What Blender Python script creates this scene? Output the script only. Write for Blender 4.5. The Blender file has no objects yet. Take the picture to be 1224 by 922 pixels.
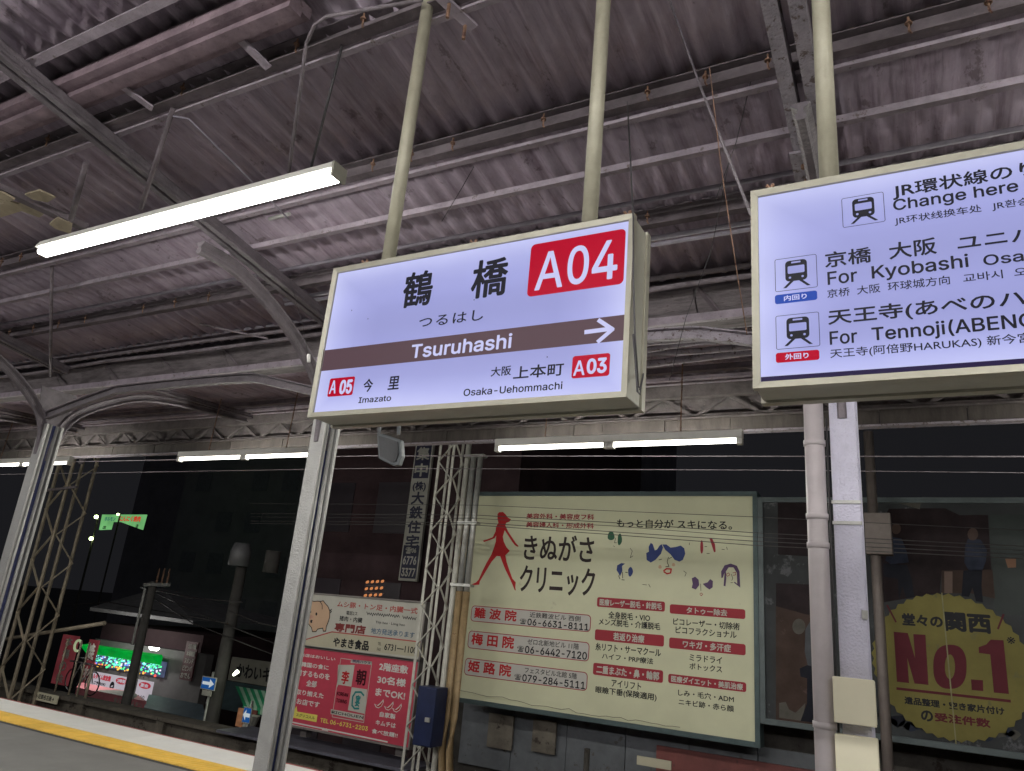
import bpy, math, random
from math import sin, cos, pi
from mathutils import Vector, Matrix
random.seed(7)
S = bpy.context.scene
COL = S.collection

# ------------------------------------------------------------------ camera
CAMZ = 1.6
YAW, PIT, ROL, FPX = .513849527, .309067654, .0922085198, 888.84
_f = Vector((-sin(YAW)*cos(PIT), cos(YAW)*cos(PIT), sin(PIT)))
_r0 = Vector((cos(YAW), sin(YAW), 0)); _u0 = _r0.cross(_f)
_r = cos(ROL)*_r0 + sin(ROL)*_u0; _u = -sin(ROL)*_r0 + cos(ROL)*_u0
cam = bpy.data.cameras.new('camera'); co = bpy.data.objects.new('camera', cam); COL.objects.link(co)
M3 = Matrix((_r, _u, -_f)).transposed()
co.matrix_world = Matrix.Translation((0, 0, CAMZ)) @ M3.to_4x4()
cam.sensor_width = 36; cam.lens = FPX/1224*36; cam.clip_start = .05; cam.clip_end = 3000
S.camera = co
# ------------------------------------------------------------------ night sky, exposure
W = bpy.data.worlds.new('World'); S.world = W; W.use_nodes = True
bgn = W.node_tree.nodes['Background']
bgn.inputs[0].default_value = (.95, .96, 1.12, 1); bgn.inputs[1].default_value = .0105
S.view_settings.view_transform = 'Standard'; S.view_settings.look = 'None'
S.cycles.sample_clamp_direct = 8; S.cycles.sample_clamp_indirect = 6
S.view_settings.exposure = 0; S.view_settings.gamma = 1
TUBE_E = 210.0      # fluorescent tubes
SIGN_E = 1.0
# ------------------------------------------------------------------ plane helpers (points of the place seen along a known plane)
def ray(x, y): return (x-612)*_r - (y-461)*_u + FPX*_f
def aY(x, y, Y):
    d = ray(x, y); d = d*(Y/d.y); return Vector((d.x, Y, d.z+CAMZ))
def aZ(x, y, Z):
    d = ray(x, y); d = d*((Z-CAMZ)/d.z); return Vector((d.x, d.y, Z))
def aX(x, y, X):
    d = ray(x, y); d = d*(X/d.x); return Vector((X, d.y, d.z+CAMZ))
def ZM(x0, y0, s): return lambda x, y: (x0+s*x, y0+s*y)
Z5 = ZM(360, 240, 440/1224); Z6 = ZM(780, 200, 444/1204); ZB = ZM(540, 570, 380/1030)
ZC = ZM(890, 480, 334/697); ZR = ZM(340, 770, 160/1224); ZP = ZM(360, 705, 150/1224)
ZV = ZM(440, 510, 160/641); ZW = ZM(560, 590, 180/1185); ZF = ZM(710, 600, 200/1224)
ZN = ZM(1040, 700, 184/848); ZK = ZM(1030, 540, 194/894); ZS = ZM(90, 760, 120/1224); ZQ = ZM(200, 750, 120/851)
# ------------------------------------------------------------------ materials
MATS = {}
def mat(name, col, rough=.6, metal=0, var=.25, scale=6, spots=None, sthr=.6, sscale=12, bump=.15, bscale=40, spec=.5, stretch=None, rnd=0):
    if name in MATS: return MATS[name]
    m = bpy.data.materials.new(name); m.use_nodes = True; N = m.node_tree.nodes; L = m.node_tree.links
    b = N['Principled BSDF']; b.inputs['Roughness'].default_value = rough; b.inputs['Metallic'].default_value = metal
    b.inputs['Specular IOR Level'].default_value = spec
    g = N.new('ShaderNodeNewGeometry'); mp = N.new('ShaderNodeMapping'); L.new(g.outputs['Position'], mp.inputs[0])
    if stretch: mp.inputs['Scale'].default_value = stretch
    n1 = N.new('ShaderNodeTexNoise'); n1.inputs['Scale'].default_value = scale; n1.inputs['Detail'].default_value = 6; n1.inputs['Roughness'].default_value = .65
    L.new(mp.outputs[0], n1.inputs[0])
    cr = N.new('ShaderNodeValToRGB'); e = cr.color_ramp.elements; e[0].position = .3; e[1].position = .72
    e[0].color = (*[c*(1-var) for c in col], 1); e[1].color = (*[min(1, c*(1+var)) for c in col], 1)
    L.new(n1.outputs[0], cr.inputs[0]); out = cr.outputs[0]
    if spots:
        n2 = N.new('ShaderNodeTexNoise'); n2.inputs['Scale'].default_value = sscale; n2.inputs['Detail'].default_value = 8; n2.inputs['Roughness'].default_value = .7
        L.new(mp.outputs[0], n2.inputs[0])
        c2 = N.new('ShaderNodeValToRGB'); c2.color_ramp.elements[0].position = sthr; c2.color_ramp.elements[1].position = sthr+.05
        L.new(n2.outputs[0], c2.inputs[0]); mx = N.new('ShaderNodeMix'); mx.data_type = 'RGBA'
        L.new(c2.outputs[0], mx.inputs[0]); L.new(out, mx.inputs[6]); mx.inputs[7].default_value = (*spots, 1); out = mx.outputs[2]
    if rnd:
        oi = N.new('ShaderNodeObjectInfo'); mr = N.new('ShaderNodeMapRange'); mr.inputs[3].default_value = 1-rnd; mr.inputs[4].default_value = 1+rnd
        L.new(oi.outputs['Random'], mr.inputs[0]); mm = N.new('ShaderNodeMix'); mm.data_type = 'RGBA'; mm.blend_type = 'MULTIPLY'; mm.inputs[0].default_value = 1
        L.new(out, mm.inputs[6]); L.new(mr.outputs[0], mm.inputs[7]); out = mm.outputs[2]
    L.new(out, b.inputs['Base Color'])
    if bump:
        n3 = N.new('ShaderNodeTexNoise'); n3.inputs['Scale'].default_value = bscale; n3.inputs['Detail'].default_value = 5
        L.new(mp.outputs[0], n3.inputs[0]); bp = N.new('ShaderNodeBump'); bp.inputs['Strength'].default_value = bump; bp.inputs['Distance'].default_value = .02
        L.new(n3.outputs[0], bp.inputs['Height']); L.new(bp.outputs[0], b.inputs['Normal'])
    MATS[name] = m; return m
def emi(name, col, st, var=0, scale=2, diff=True):
    if name in MATS: return MATS[name]
    m = bpy.data.materials.new(name); m.use_nodes = True; N = m.node_tree.nodes; L = m.node_tree.links
    b = N['Principled BSDF']; b.inputs['Base Color'].default_value = (*[min(.2, c*.12) for c in col], 1) if diff else (0, 0, 0, 1)
    b.inputs['Roughness'].default_value = .35; b.inputs['Specular IOR Level'].default_value = .04
    b.inputs['Emission Color'].default_value = (*col, 1); b.inputs['Emission Strength'].default_value = st
    if var:
        g = N.new('ShaderNodeNewGeometry'); n1 = N.new('ShaderNodeTexNoise'); n1.inputs['Scale'].default_value = scale; n1.inputs['Detail'].default_value = 3
        mr = N.new('ShaderNodeMapRange'); mr.inputs[1].default_value = .3; mr.inputs[2].default_value = .7; mr.inputs[3].default_value = st*(1-var); mr.inputs[4].default_value = st*(1+var*.5)
        L.new(g.outputs['Position'], n1.inputs[0]); L.new(n1.outputs[0], mr.inputs[0]); L.new(mr.outputs[0], b.inputs['Emission Strength'])
    MATS[name] = m; return m
SHEET = mat('roof_sheet_paint', (.39, .335, .39), .95, 0, .2, 2.5, (.235, .195, .22), .60, 6, .25, 30, .04, (1.3, .8, 1), .10)
def sheet_grime(m):
    N = m.node_tree.nodes; L = m.node_tree.links; b = N['Principled BSDF']; src = b.inputs['Base Color'].links[0].from_socket
    g = N.new('ShaderNodeNewGeometry'); prev = src
    for sc, scl, lo, hi, fac, colr in (((9, .7, 1), 2.2, .50, .70, .75, (.60, .55, .58, 1)), ((30, 1.6, 1), 1.4, .52, .66, .6, (.66, .60, .62, 1)), ((1.2, 1.2, 1), 1.1, .45, .75, .8, (.62, .55, .57, 1)), ((26, 2.2, 1), 1.2, .60, .70, .6, (1.5, 1.46, 1.42, 1))):
        mp = N.new('ShaderNodeMapping'); mp.inputs['Scale'].default_value = sc; L.new(g.outputs['Position'], mp.inputs[0])
        n = N.new('ShaderNodeTexNoise'); n.inputs['Scale'].default_value = scl; n.inputs['Detail'].default_value = 7; n.inputs['Roughness'].default_value = .7; L.new(mp.outputs[0], n.inputs[0])
        r = N.new('ShaderNodeMapRange'); r.inputs[1].default_value = lo; r.inputs[2].default_value = hi; r.inputs[4].default_value = fac; L.new(n.outputs[0], r.inputs[0])
        x = N.new('ShaderNodeMix'); x.data_type = 'RGBA'; x.blend_type = 'MULTIPLY'; x.clamp_result = False; L.new(r.outputs[0], x.inputs[0]); L.new(prev, x.inputs[6]); x.inputs[7].default_value = colr; prev = x.outputs[2]
    L.new(prev, b.inputs['Base Color'])
sheet_grime(SHEET)
PURL = mat('purlin_paint', (.29, .25, .285), .7, 0, .3, 8, (.15, .12, .115), .60, 22, .3, 40, .3)
BEAMP = mat('dull_mauve_beam', (.20, .15, .17), .85, 0, .35, 6, (.12, .09, .095), .6, 14, .4, 40, .2)
DARKP = mat('dark_paint_and_shade', (.13, .11, .12), .8, 0, .4, 6, (.22, .18, .17), .66, 20, .3, 40, .2)  # dark paint; on the channel purlins it also paints the shade of the hollow
FLAKY = mat('flaking_grey_paint', (.26, .235, .265), .75, 0, .25, 9, (.10, .075, .07), .56, 26, .6, 60, .3)
COND = mat('conduit_grey', (.23, .21, .25), .5, .1, .2, 12, (.14, .12, .12), .66, 20, .1, 60, .5)
CONDD = mat('dusty_conduit', (.19, .165, .18), .75, 0, .35, 10, (.09, .07, .07), .6, 18, .4, 50, .3)
RAILM = mat('painted_rail_steel', (.135, .118, .13), .5, .2, .3, 8, (.11, .09, .085), .62, 30, .4, 60, .5)
COLM = mat('silver_grey_column_paint', (.35, .35, .335), .38, .25, .12, 5, (.22, .20, .18), .70, 30, .25, 70, .6)
COLW = mat('lumpy_paint_lilac_light', (.56, .55, .66), .5, .2, .10, 7, (.30, .27, .29), .68, 45, .5, 90, .5)  # lilac tint carries lavender light on the column in its base colour
WEBM = mat('navy_web_paint', (.035, .045, .13), .35, .2, .3, 10, (.3, .3, .33), .66, 40, .4, 70, .6)
CREAM = mat('cream_steel_paint', (.32, .305, .23), .45, .1, .14, 9, (.20, .15, .10), .69, 26, .15, 60, .4)
FRAMEM = mat('khaki_sign_frame', (.31, .30, .24), .32, .35, .12, 5, (.18, .16, .11), .73, 12, .06, 60, .5)
FRAMED = mat('khaki_sign_casing', (.30, .295, .24), .42, .25, .12, 5, (.15, .13, .1), .70, 12, .06, 60, .5)
RUST = mat('rusty_steel', (.20, .115, .075), .8, .1, .4, 20, (.09, .04, .03), .55, 30, .5, 60)
WIREM = mat('black_cable', (.03, .028, .03), .6, 0, .2, 8, bump=0)
WHITEH = mat('white_lamp_housing', (.68, .68, .62), .45, 0, .08, 5, (.4, .38, .33), .7, 14, .05)
FASC = mat('weathered_fascia', (.062, .053, .048), .8, 0, .35, 4, (.12, .10, .085), .68, 16, .3, 30, .3, (3, 3, .6), .08)
TRUSSM = mat('dusty_truss_paint', (.115, .10, .10), .8, 0, .35, 8, (.2, .17, .155), .64, 18, .4, 50, .3)
TIMB = mat('weathered_boards', (.18, .16, .165), .85, 0, .4, 5, (.11, .09, .09), .6, 12, .5, 30, .2, (1, 6, 6))
PVC = mat('grey_plastic_pipe', (.46, .42, .43), .4, 0, .12, 4, (.20, .15, .14), .67, 12, .1, 30)
GALV = mat('galvanised_steel', (.42, .42, .40), .45, .5, .2, 8, (.2, .17, .14), .68, 20, .2, 50)
TOWERM = mat('cream_lattice_paint', (.42, .36, .27), .6, .1, .25, 6, (.2, .12, .08), .66, 14, .2, 50)
TOWERW = mat('pale_lattice_paint', (.50, .49, .44), .6, .1, .2, 6, (.24, .16, .11), .68, 16, .2, 50)
ASPH = mat('platform_asphalt', (.20, .195, .19), .55, 0, .14, 2.5, (.15, .145, .14), .66, 6, .25, 140, .4)
COPE = mat('white_coping', (.84, .83, .81), .42, 0, .07, 3, (.5, .48, .45), .68, 9, .15, 60, .4, None, .04)
TACT = mat('yellow_tactile', (.84, .53, .10), .5, 0, .12, 6, (.55, .36, .07), .68, 10, .1, 60, .4, None, .07)
REDL = mat('red_edge_line', (.30, .06, .06), .6, 0, .2, 10)
CONC = mat('sooty_concrete', (.14, .125, .105), .9, 0, .4, 2.5, (.05, .04, .035), .58, 4, .4, 20, .2, None, .15)
CONCD = mat('dark_concrete', (.06, .055, .05), .9, 0, .4, 3, (.03, .025, .02), .58, 5, .3, 20, .2)
BALL = mat('track_ballast', (.10, .085, .075), .9, 0, .6, 30, (.2, .17, .15), .6, 40, 1, 25, .2)
STREET = mat('street_asphalt', (.05, .05, .052), .7, 0, .3, 1, bump=.2)
NBLD = mat('dark_render_wall', (.42, .41, .45), .9, 0, .15, .6, (.33, .32, .36), .6, 1.5, .1, 8, .1, None, .2)
NBLD2 = mat('brown_tile_wall', (.07, .045, .05), .85, 0, .3, .8, bump=.2, spec=.1)
ROOFT = mat('dark_roof_tiles', (.30, .29, .30), .8, 0, .3, 3, bump=.4, bscale=12)
GLASSD = mat('dark_window_glass', (.05, .04, .05), .4, 0, .1, 2, bump=0)
CLINIC = mat('ivory_billboard_face', (.60, .60, .42), .5, 0, .06, 1.3, (.50, .49, .34), .64, 3, .03, 10, .3)
CLFR = mat('teal_billboard_frame', (.06, .09, .095), .55, .2, .2, 6, (.09, .08, .07), .64, 10, .2)
MAROON = mat('maroon_print', (.33, .045, .06), .5, 0, .06, 3, bump=0)
REDP = mat('crimson_print', (.47, .03, .035), .5, 0, .05, 3, bump=0)
BLK = mat('black_print', (.022, .022, .026), .5, 0, .05, 3, bump=0)
WHT = mat('white_print', (.66, .65, .62), .5, 0, .05, 3, bump=0)
GREYW = mat('off_white_print', (.50, .49, .44), .5, 0, .08, 3, bump=0)
BLUEP = mat('navy_print', (.05, .07, .20), .5, 0, .1, 3, bump=0)
PINKP = mat('pink_red_board', (.52, .05, .09), .5, 0, .10, 2, (.42, .045, .07), .62, 5, .05)
YELP = mat('yellow_print', (.75, .66, .15), .5, 0, .06, 3, bump=0)
MARD = mat('dim_maroon_print', (.095, .02, .028), .5, 0, .08, 3, bump=0)
YELD = mat('badge_yellow', (.17, .15, .05), .5, 0, .16, 2, (.135, .125, .06), .6, 3, .02)
GREENP = mat('green_print', (.05, .13, .08), .5, 0, .1, 3, bump=0)
TEALP = mat('teal_print', (.03, .22, .22), .5, 0, .1, 3, bump=0)
SKINP = mat('pig_skin_print', (.56, .38, .26), .5, 0, .06, 3, bump=0)
BEIGE = mat('beige_print', (.48, .45, .34), .5, 0, .06, 3, bump=0)
PBROWN = mat('poster_brown', (.055, .036, .03), .5, 0, .35, 2.2, (.09, .06, .055), .6, 2, .02, spec=.15)
PGREY = mat('poster_grey', (.042, .045, .048), .5, 0, .3, 1.6, (.11, .11, .12), .6, 2.4, .02, spec=.15)
PDARK = mat('poster_dark', (.022, .015, .017), .5, 0, .4, 3, bump=.02, spec=.15)
PBLUE = mat('poster_blue_cloth', (.028, .034, .055), .5, 0, .35, 5, bump=.02, spec=.15)
PNAVY = mat('poster_navy', (.014, .015, .022), .5, 0, .3, 3, bump=.02, spec=.15)
PPALE = mat('poster_pale', (.09, .085, .075), .5, 0, .3, 4, (.14, .13, .13), .62, 9, .02, spec=.15)
BBOX = mat('blue_steel_box', (.014, .022, .07), .4, .1, .25, 5, (.02, .03, .08), .62, 10, .1)
CBOX = mat('cream_plastic_box', (.78, .74, .56), .45, 0, .05, 4, (.5, .45, .33), .72, 14, .03)
GBOX = mat('grey_junction_box', (.15, .125, .115), .6, .1, .2, 5)
SPKM = mat('dark_grey_plastic', (.085, .095, .10), .45, 0, .15, 8, bump=.05)
PANM = mat('blue_grey_panel', (.125, .135, .15), .6, .1, .3, 2, (.08, .075, .07), .6, 5, .1)
REDBR = mat('red_brown_panel', (.16, .045, .04), .6, 0, .3, 3, (.1, .03, .03), .6, 8, .1)
OCHRE = mat('ochre_stained_pipe', (.30, .21, .11), .6, .1, .3, 6, (.17, .09, .05), .62, 12, .2)
POLEM = mat('concrete_pole', (.085, .08, .075), .8, 0, .2, 3)
GREENA = mat('green_awning_cloth', (.02, .28, .13), .7, 0, .2, 4)
GREENL = mat('pale_green_awning_cloth', (.35, .55, .42), .7, 0, .2, 4)
TARP = mat('blue_grey_tarpaulin', (.12, .17, .21), .5, 0, .3, 1.5, (.2, .27, .3), .6, 2, .2)
for k_, m_ in MATS.items():
    if 'print' in k_ or 'poster' in k_ or 'badge' in k_: m_.node_tree.nodes['Principled BSDF'].inputs['Specular IOR Level'].default_value = .06
TUBE = emi('fluorescent_tube_glow', (1, .985, .90), TUBE_E)
TUBE2 = emi('bright_tube_glow', (1, .97, .92), 62)
TUBE3 = emi('rear_tube_glow', (1, .97, .95), 205)
SGW = emi('backlit_white_panel', (.30, .315, .63), SIGN_E, .10, 1.6)
def backlit(name, x0, x1, z0, z1):
    m = emi(name, (1, 1, 1), 1); N = m.node_tree.nodes; L = m.node_tree.links; b = N['Principled BSDF']; b.inputs['Base Color'].default_value = (.035, .035, .05, 1)
    g = N.new('ShaderNodeNewGeometry'); sp = N.new('ShaderNodeSeparateXYZ'); L.new(g.outputs['Position'], sp.inputs[0])
    def mth(op, a, c):
        n = N.new('ShaderNodeMath'); n.operation = op
        for i, v in enumerate((a, c)):
            if v is None: continue
            if isinstance(v, (int, float)): n.inputs[i].default_value = v
            else: L.new(v, n.inputs[i])
        return n.outputs[0]
    dx = mth('MINIMUM', mth('SUBTRACT', sp.outputs[0], x0), mth('SUBTRACT', x1, sp.outputs[0])); dz = mth('MINIMUM', mth('SUBTRACT', sp.outputs[2], z0), mth('SUBTRACT', z1, sp.outputs[2]))
    d = mth('MINIMUM', dx, mth('MULTIPLY', dz, 1.3))
    ns = N.new('ShaderNodeTexNoise'); ns.inputs['Scale'].default_value = 2.2; ns.inputs['Detail'].default_value = 4; L.new(g.outputs['Position'], ns.inputs[0])
    d = mth('ADD', d, mth('MULTIPLY', mth('SUBTRACT', ns.outputs[0], .5), .10))
    cr = N.new('ShaderNodeValToRGB'); e = cr.color_ramp.elements; e[0].position = 0; e[0].color = (.52, .54, .86, 1); e[1].position = 1; e[1].color = (.285, .30, .61, 1)
    e2 = e.new(.30); e2.color = (.40, .42, .76, 1); e3 = e.new(.60); e3.color = (.325, .34, .67, 1)
    L.new(mth('MULTIPLY', d, 4.6), cr.inputs[0]); L.new(cr.outputs[0], b.inputs['Emission Color'])
    tube = mth('ADD', 1.0, mth('MULTIPLY', mth('SINE', mth('MULTIPLY', sp.outputs[2], 34.0), None), .035)); L.new(tube, b.inputs['Emission Strength'])
    return m
SGR = emi('backlit_red', (.44, .0, .02), .9, .1, 3)
SGB = emi('backlit_brown', (.088, .052, .064), 1)
SGK = emi('backlit_charcoal', (.016, .016, .024), .8)
SGN = emi('backlit_navy', (.02, .014, .05), 1)
SGT = emi('backlit_white_lettering', (.52, .53, .80), .95)
SGBL = emi('backlit_blue', (.02, .07, .42), .8)
# ------------------------------------------------------------------ mesh building
class MB:
    def __init__(s): s.v = []; s.f = []
    def add(s, v, f):
        n = len(s.v); s.v += [tuple(a) for a in v]; s.f += [tuple(i+n for i in q) for q in f]; return s
    def box(s, a, b):
        x0, y0, z0 = a; x1, y1, z1 = b
        return s.add([(x0,y0,z0),(x1,y0,z0),(x1,y1,z0),(x0,y1,z0),(x0,y0,z1),(x1,y0,z1),(x1,y1,z1),(x0,y1,z1)],
                     [(0,3,2,1),(4,5,6,7),(0,1,5,4),(1,2,6,5),(2,3,7,6),(3,0,4,7)])
    def beam(s, p, q, w, h, up=(0,0,1)):
        p = Vector(p); q = Vector(q); d = (q-p).normalized(); u = Vector(up)
        r = d.cross(u)
        if r.length < 1e-4: r = d.cross(Vector((0,1,0)))
        r.normalize(); u = r.cross(d)
        v = [c + r*sx*w/2 + u*sz*h/2 for c in (p, q) for sx, sz in ((-1,-1),(1,-1),(1,1),(-1,1))]
        return s.add(v, [(0,1,2,3),(7,6,5,4),(0,4,5,1),(1,5,6,2),(2,6,7,3),(3,7,4,0)])
    def tube(s, pts, r, n=8, cap=True):
        pts = [Vector(p) for p in pts]; rings = []
        up = Vector((0,0,1))
        for i, p in enumerate(pts):
            d = (pts[min(i+1, len(pts)-1)]-pts[max(i-1, 0)]).normalized()
            a = d.cross(up)
            if a.length < .05: a = d.cross(Vector((0,1,0)))
            a.normalize(); b = d.cross(a); rr = r[i] if isinstance(r, (list, tuple)) else r
            rings.append([p + a*cos(2*pi*k/n)*rr + b*sin(2*pi*k/n)*rr for k in range(n)])
        f = []
        for i in range(len(pts)-1):
            for k in range(n): f.append((i*n+k, i*n+(k+1)%n, (i+1)*n+(k+1)%n, (i+1)*n+k))
        if cap: f.append(tuple(range(n-1, -1, -1))); f.append(tuple((len(pts)-1)*n+k for k in range(n)))
        return s.add([p for q in rings for p in q], f)
    def sweep(s, pts, prof, side):      # profile (a,b): a along `side`, b along the in-plane normal of the path
        pts = [Vector(p) for p in pts]; side = Vector(side); n = len(prof); vs = []
        for i, p in enumerate(pts):
            d = (pts[min(i+1, len(pts)-1)]-pts[max(i-1, 0)]).normalized(); nn = side.cross(d).normalized()
            vs += [p + side*a + nn*b for a, b in prof]
        f = [(i*n+k, i*n+(k+1)%n, (i+1)*n+(k+1)%n, (i+1)*n+k) for i in range(len(pts)-1) for k in range(n)]
        f += [tuple(range(n-1, -1, -1)), tuple((len(pts)-1)*n+k for k in range(n))]
        return s.add(vs, f)
    def prism(s, pts, Y, t):            # outline in XZ at depth Y, thickness t behind it
        n = len(pts)
        v = [(p[0], Y, p[1]) for p in pts] + [(p[0], Y+t, p[1]) for p in pts]
        return s.add(v, [tuple(range(n)), tuple(range(2*n-1, n-1, -1))] + [(k, k+n, (k+1)%n+n, (k+1)%n) for k in range(n)])
try: LATIN = bpy.data.fonts.load(bpy.utils.resource_path('LOCAL')+'/datafiles/fonts/Inter.woff2')
except Exception: LATIN = None
def latin(k, s):
    if LATIN and s.isascii(): k.font = LATIN
LOC = {}
def meta(o, label=None, cat=None, group=None, kind=None):
    if label: o['label'] = label
    if cat: o['category'] = cat
    if group: o['group'] = group
    if kind: o['kind'] = kind
    return o
def thing(name, loc, label, cat, group=None):
    o = bpy.data.objects.new(name, None); COL.objects.link(o); o.location = loc; LOC[o.name] = Vector(loc); o.empty_display_size = .1
    return meta(o, label, cat, group)
def obj(name, mb, m, parent=None, label=None, cat=None, group=None, kind=None, smooth=False, bevel=0, org=None):
    me = bpy.data.meshes.new(name)
    o = None
    base = LOC[parent.name] if parent else (Vector(org) if org is not None else Vector(mb.v[0]))
    me.from_pydata([tuple(Vector(v)-base) for v in mb.v], [], mb.f); me.validate(); me.update()
    me.materials.append(m)
    if smooth:
        for p in me.polygons: p.use_smooth = len(p.vertices) == 4
    o = bpy.data.objects.new(name, me); COL.objects.link(o)
    if parent: o.parent = parent
    else: o.location = base
    LOC[o.name] = base
    if bevel:
        b = o.modifiers.new('b', 'BEVEL'); b.width = bevel; b.segments = 2; b.limit_method = 'ANGLE'
    return meta(o, label, cat, group, kind)
def inst(name, me, parent, loc, rot=None):      # a part sharing mesh data; loc in world
    o = bpy.data.objects.new(name, me); COL.objects.link(o); o.parent = parent; o.location = Vector(loc)-LOC[parent.name]
    if rot: o.rotation_euler = rot
    LOC[o.name] = Vector(loc); return o
def mesh(name, mb, m):
    me = bpy.data.meshes.new(name); me.from_pydata(mb.v, [], mb.f); me.update(); me.materials.append(m); return me
BX = lambda a, b: MB().box(a, b)
# ------------------------------------------------------------------ flat print on a plane Y = const facing -Y
def ink(s, bl, tr, Y, m, parent, bold=0, shear=0, name='lettering', sp=1.0, rot=0):
    """text fitted so that its ink spans from the seen lower-left point to the seen upper-right point of the plane"""
    a = aY(*bl, Y) if len(bl) == 2 else Vector((bl[0], Y, bl[2])); b = aY(*tr, Y) if len(tr) == 2 else Vector((tr[0], Y, tr[2]))
    return ink_w(s, a.x, a.z, b.x, b.z, Y, m, parent, bold, shear, name, sp)
def glyph_mesh(s, k, q):
    """fill every outer contour on its own, so that overlapping strokes of the sans font do not cancel"""
    if not (LATIN and s.isascii() and any(c in '4Kk' for c in s) and 'e' not in s): return bpy.data.meshes.new_from_object(q)
    bpy.context.view_layer.update()
    cu = q.to_curve(bpy.context.evaluated_depsgraph_get()); rec = []
    for sp_ in cu.splines:
        P = [(p.co.copy(), p.handle_left.copy(), p.handle_right.copy()) for p in sp_.bezier_points]
        if len(P) < 3: continue
        ar = 0; L_ = []
        for i in range(len(P)):
            a, b = P[i], P[(i+1) % len(P)]
            for t in (0, .25, .5, .75):
                L_.append(a[0]*(1-t)**3+3*a[2]*(1-t)**2*t+3*b[1]*(1-t)*t*t+b[0]*t**3)
        for i in range(len(L_)): ar += L_[i].x*L_[(i+1) % len(L_)].y-L_[(i+1) % len(L_)].x*L_[i].y
        rec.append((ar, P, min(v.x for v in L_), max(v.x for v in L_), min(v.y for v in L_), max(v.y for v in L_)))
    q.to_curve_clear()
    sg = 1 if max(rec, key=lambda r: abs(r[0]))[0] > 0 else -1
    vs, fs = [], []
    for r in rec:
        if r[0]*sg <= 0: continue
        hs = [h for h in rec if h[0]*sg < 0 and h[2] > r[2]-1e-4 and h[3] < r[3]+1e-4 and h[4] > r[4]-1e-4 and h[5] < r[5]+1e-4]
        c2 = bpy.data.curves.new('g', 'CURVE'); c2.dimensions = '2D'; c2.fill_mode = 'BOTH'; c2.resolution_u = 3
        for it in [r]+hs:
            sp_ = c2.splines.new('BEZIER'); sp_.bezier_points.add(len(it[1])-1); sp_.use_cyclic_u = True
            for bp_, (co_, hl, hr) in zip(sp_.bezier_points, it[1]):
                bp_.handle_left_type = bp_.handle_right_type = 'FREE'; bp_.co = co_; bp_.handle_left = hl; bp_.handle_right = hr
        o2 = bpy.data.objects.new('g', c2); me = bpy.data.meshes.new_from_object(o2); n = len(vs)
        vs += [(v.co.x, v.co.y, 0) for v in me.vertices]; fs += [tuple(i+n for i in p.vertices) for p in me.polygons]
        bpy.data.meshes.remove(me); bpy.data.objects.remove(o2); bpy.data.curves.remove(c2)
    me = bpy.data.meshes.new('g'); me.from_pydata(vs, [], fs); me.update(); return me
def ink_w(s, x0, z0, x1, z1, Y, m, parent, bold=0, shear=0, name='lettering', sp=1.0):
    k = bpy.data.curves.new('t', 'FONT'); k.body = s; k.size = 1; k.resolution_u = 3; k.shear = shear; k.space_character = sp; k.align_x = 'CENTER'
    latin(k, s)
    q = bpy.data.objects.new('t', k); COL.objects.link(q)
    me0 = glyph_mesh(s, k, q)
    bpy.data.objects.remove(q); bpy.data.curves.remove(k)
    vs = [v.co.copy() for v in me0.vertices]; fs = [tuple(p.vertices) for p in me0.polygons]; bpy.data.meshes.remove(me0)
    if not vs: return None
    ax = min(v.x for v in vs); bx = max(v.x for v in vs); az = min(v.y for v in vs); bz = max(v.y for v in vs)
    e = bold*(z1-z0)/max(1, s.count('\n')+1); sx = (x1-x0-2*e)/max(1e-6, bx-ax); sz = (z1-z0-2*e)/max(1e-6, bz-az)
    mb = MB(); offs = [(0, 0)] if not e else [(0,0),(e,0),(-e,0),(0,e),(0,-e),(e*.7,e*.7),(-e*.7,e*.7),(e*.7,-e*.7),(-e*.7,-e*.7)]
    for i, (ox, oz) in enumerate(offs):
        mb.add([(x0+e+(v.x-ax)*sx+ox, Y-i*.00012, z0+e+(v.y-az)*sz+oz) for v in vs], fs)
    return obj(name, mb, m, parent)
def poly(pts, Y, m, parent, name='print'):      # pts are seen points of the plane
    w = [aY(*p, Y) for p in pts]; return obj(name, MB().add(w, [tuple(range(len(w)))]), m, parent)
def wpoly(pts, Y, m, parent, name='print'):
    return obj(name, MB().add([(x, Y, z) for x, z in pts], [tuple(range(len(pts)))]), m, parent)
def rrect(x0, z0, x1, z1, r, n=4):
    o = []
    for cx, cz, a in ((x1-r, z0+r, -pi/2), (x1-r, z1-r, 0), (x0+r, z1-r, pi/2), (x0+r, z0+r, pi)):
        o += [(cx+r*cos(a+pi/2*k/n), cz+r*sin(a+pi/2*k/n)) for k in range(n+1)]
    return o
def pill(bl, tr, Y, r, m, parent, name='print'):
    a = aY(*bl, Y); b = aY(*tr, Y); return wpoly(rrect(a.x, a.z, b.x, b.z, r), Y, m, parent, name)
def strokes(lines, Y, w, m, parent, name='drawing'):
    mb = MB()
    for L in lines:
        P = [aY(*p, Y) for p in L]
        for i in range(len(P)-1):
            a, b = P[i], P[i+1]; d = b-a
            if d.length < 1e-5: continue
            d.normalize(); n = Vector((-d.z, 0, d.x))*w/2; a = a-d*w*.3; b = b+d*w*.3
            o = Vector((0, -.0002*(i % 2), 0)); mb.add([a+n+o, b+n+o, b-n+o, a-n+o], [(0,1,2,3)])
    return obj(name, mb, m, parent)
def outline(x0, z0, x1, z1, r, w, Y, m, parent, name='border'):
    A = rrect(x0, z0, x1, z1, r); B = rrect(x0+w, z0+w, x1-w, z1-w, max(.001, r-w)); n = len(A)
    return obj(name, MB().add([(x, Y, z) for x, z in A+B], [(k, (k+1)%n, (k+1)%n+n, k+n) for k in range(n)]), m, parent)

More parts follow.
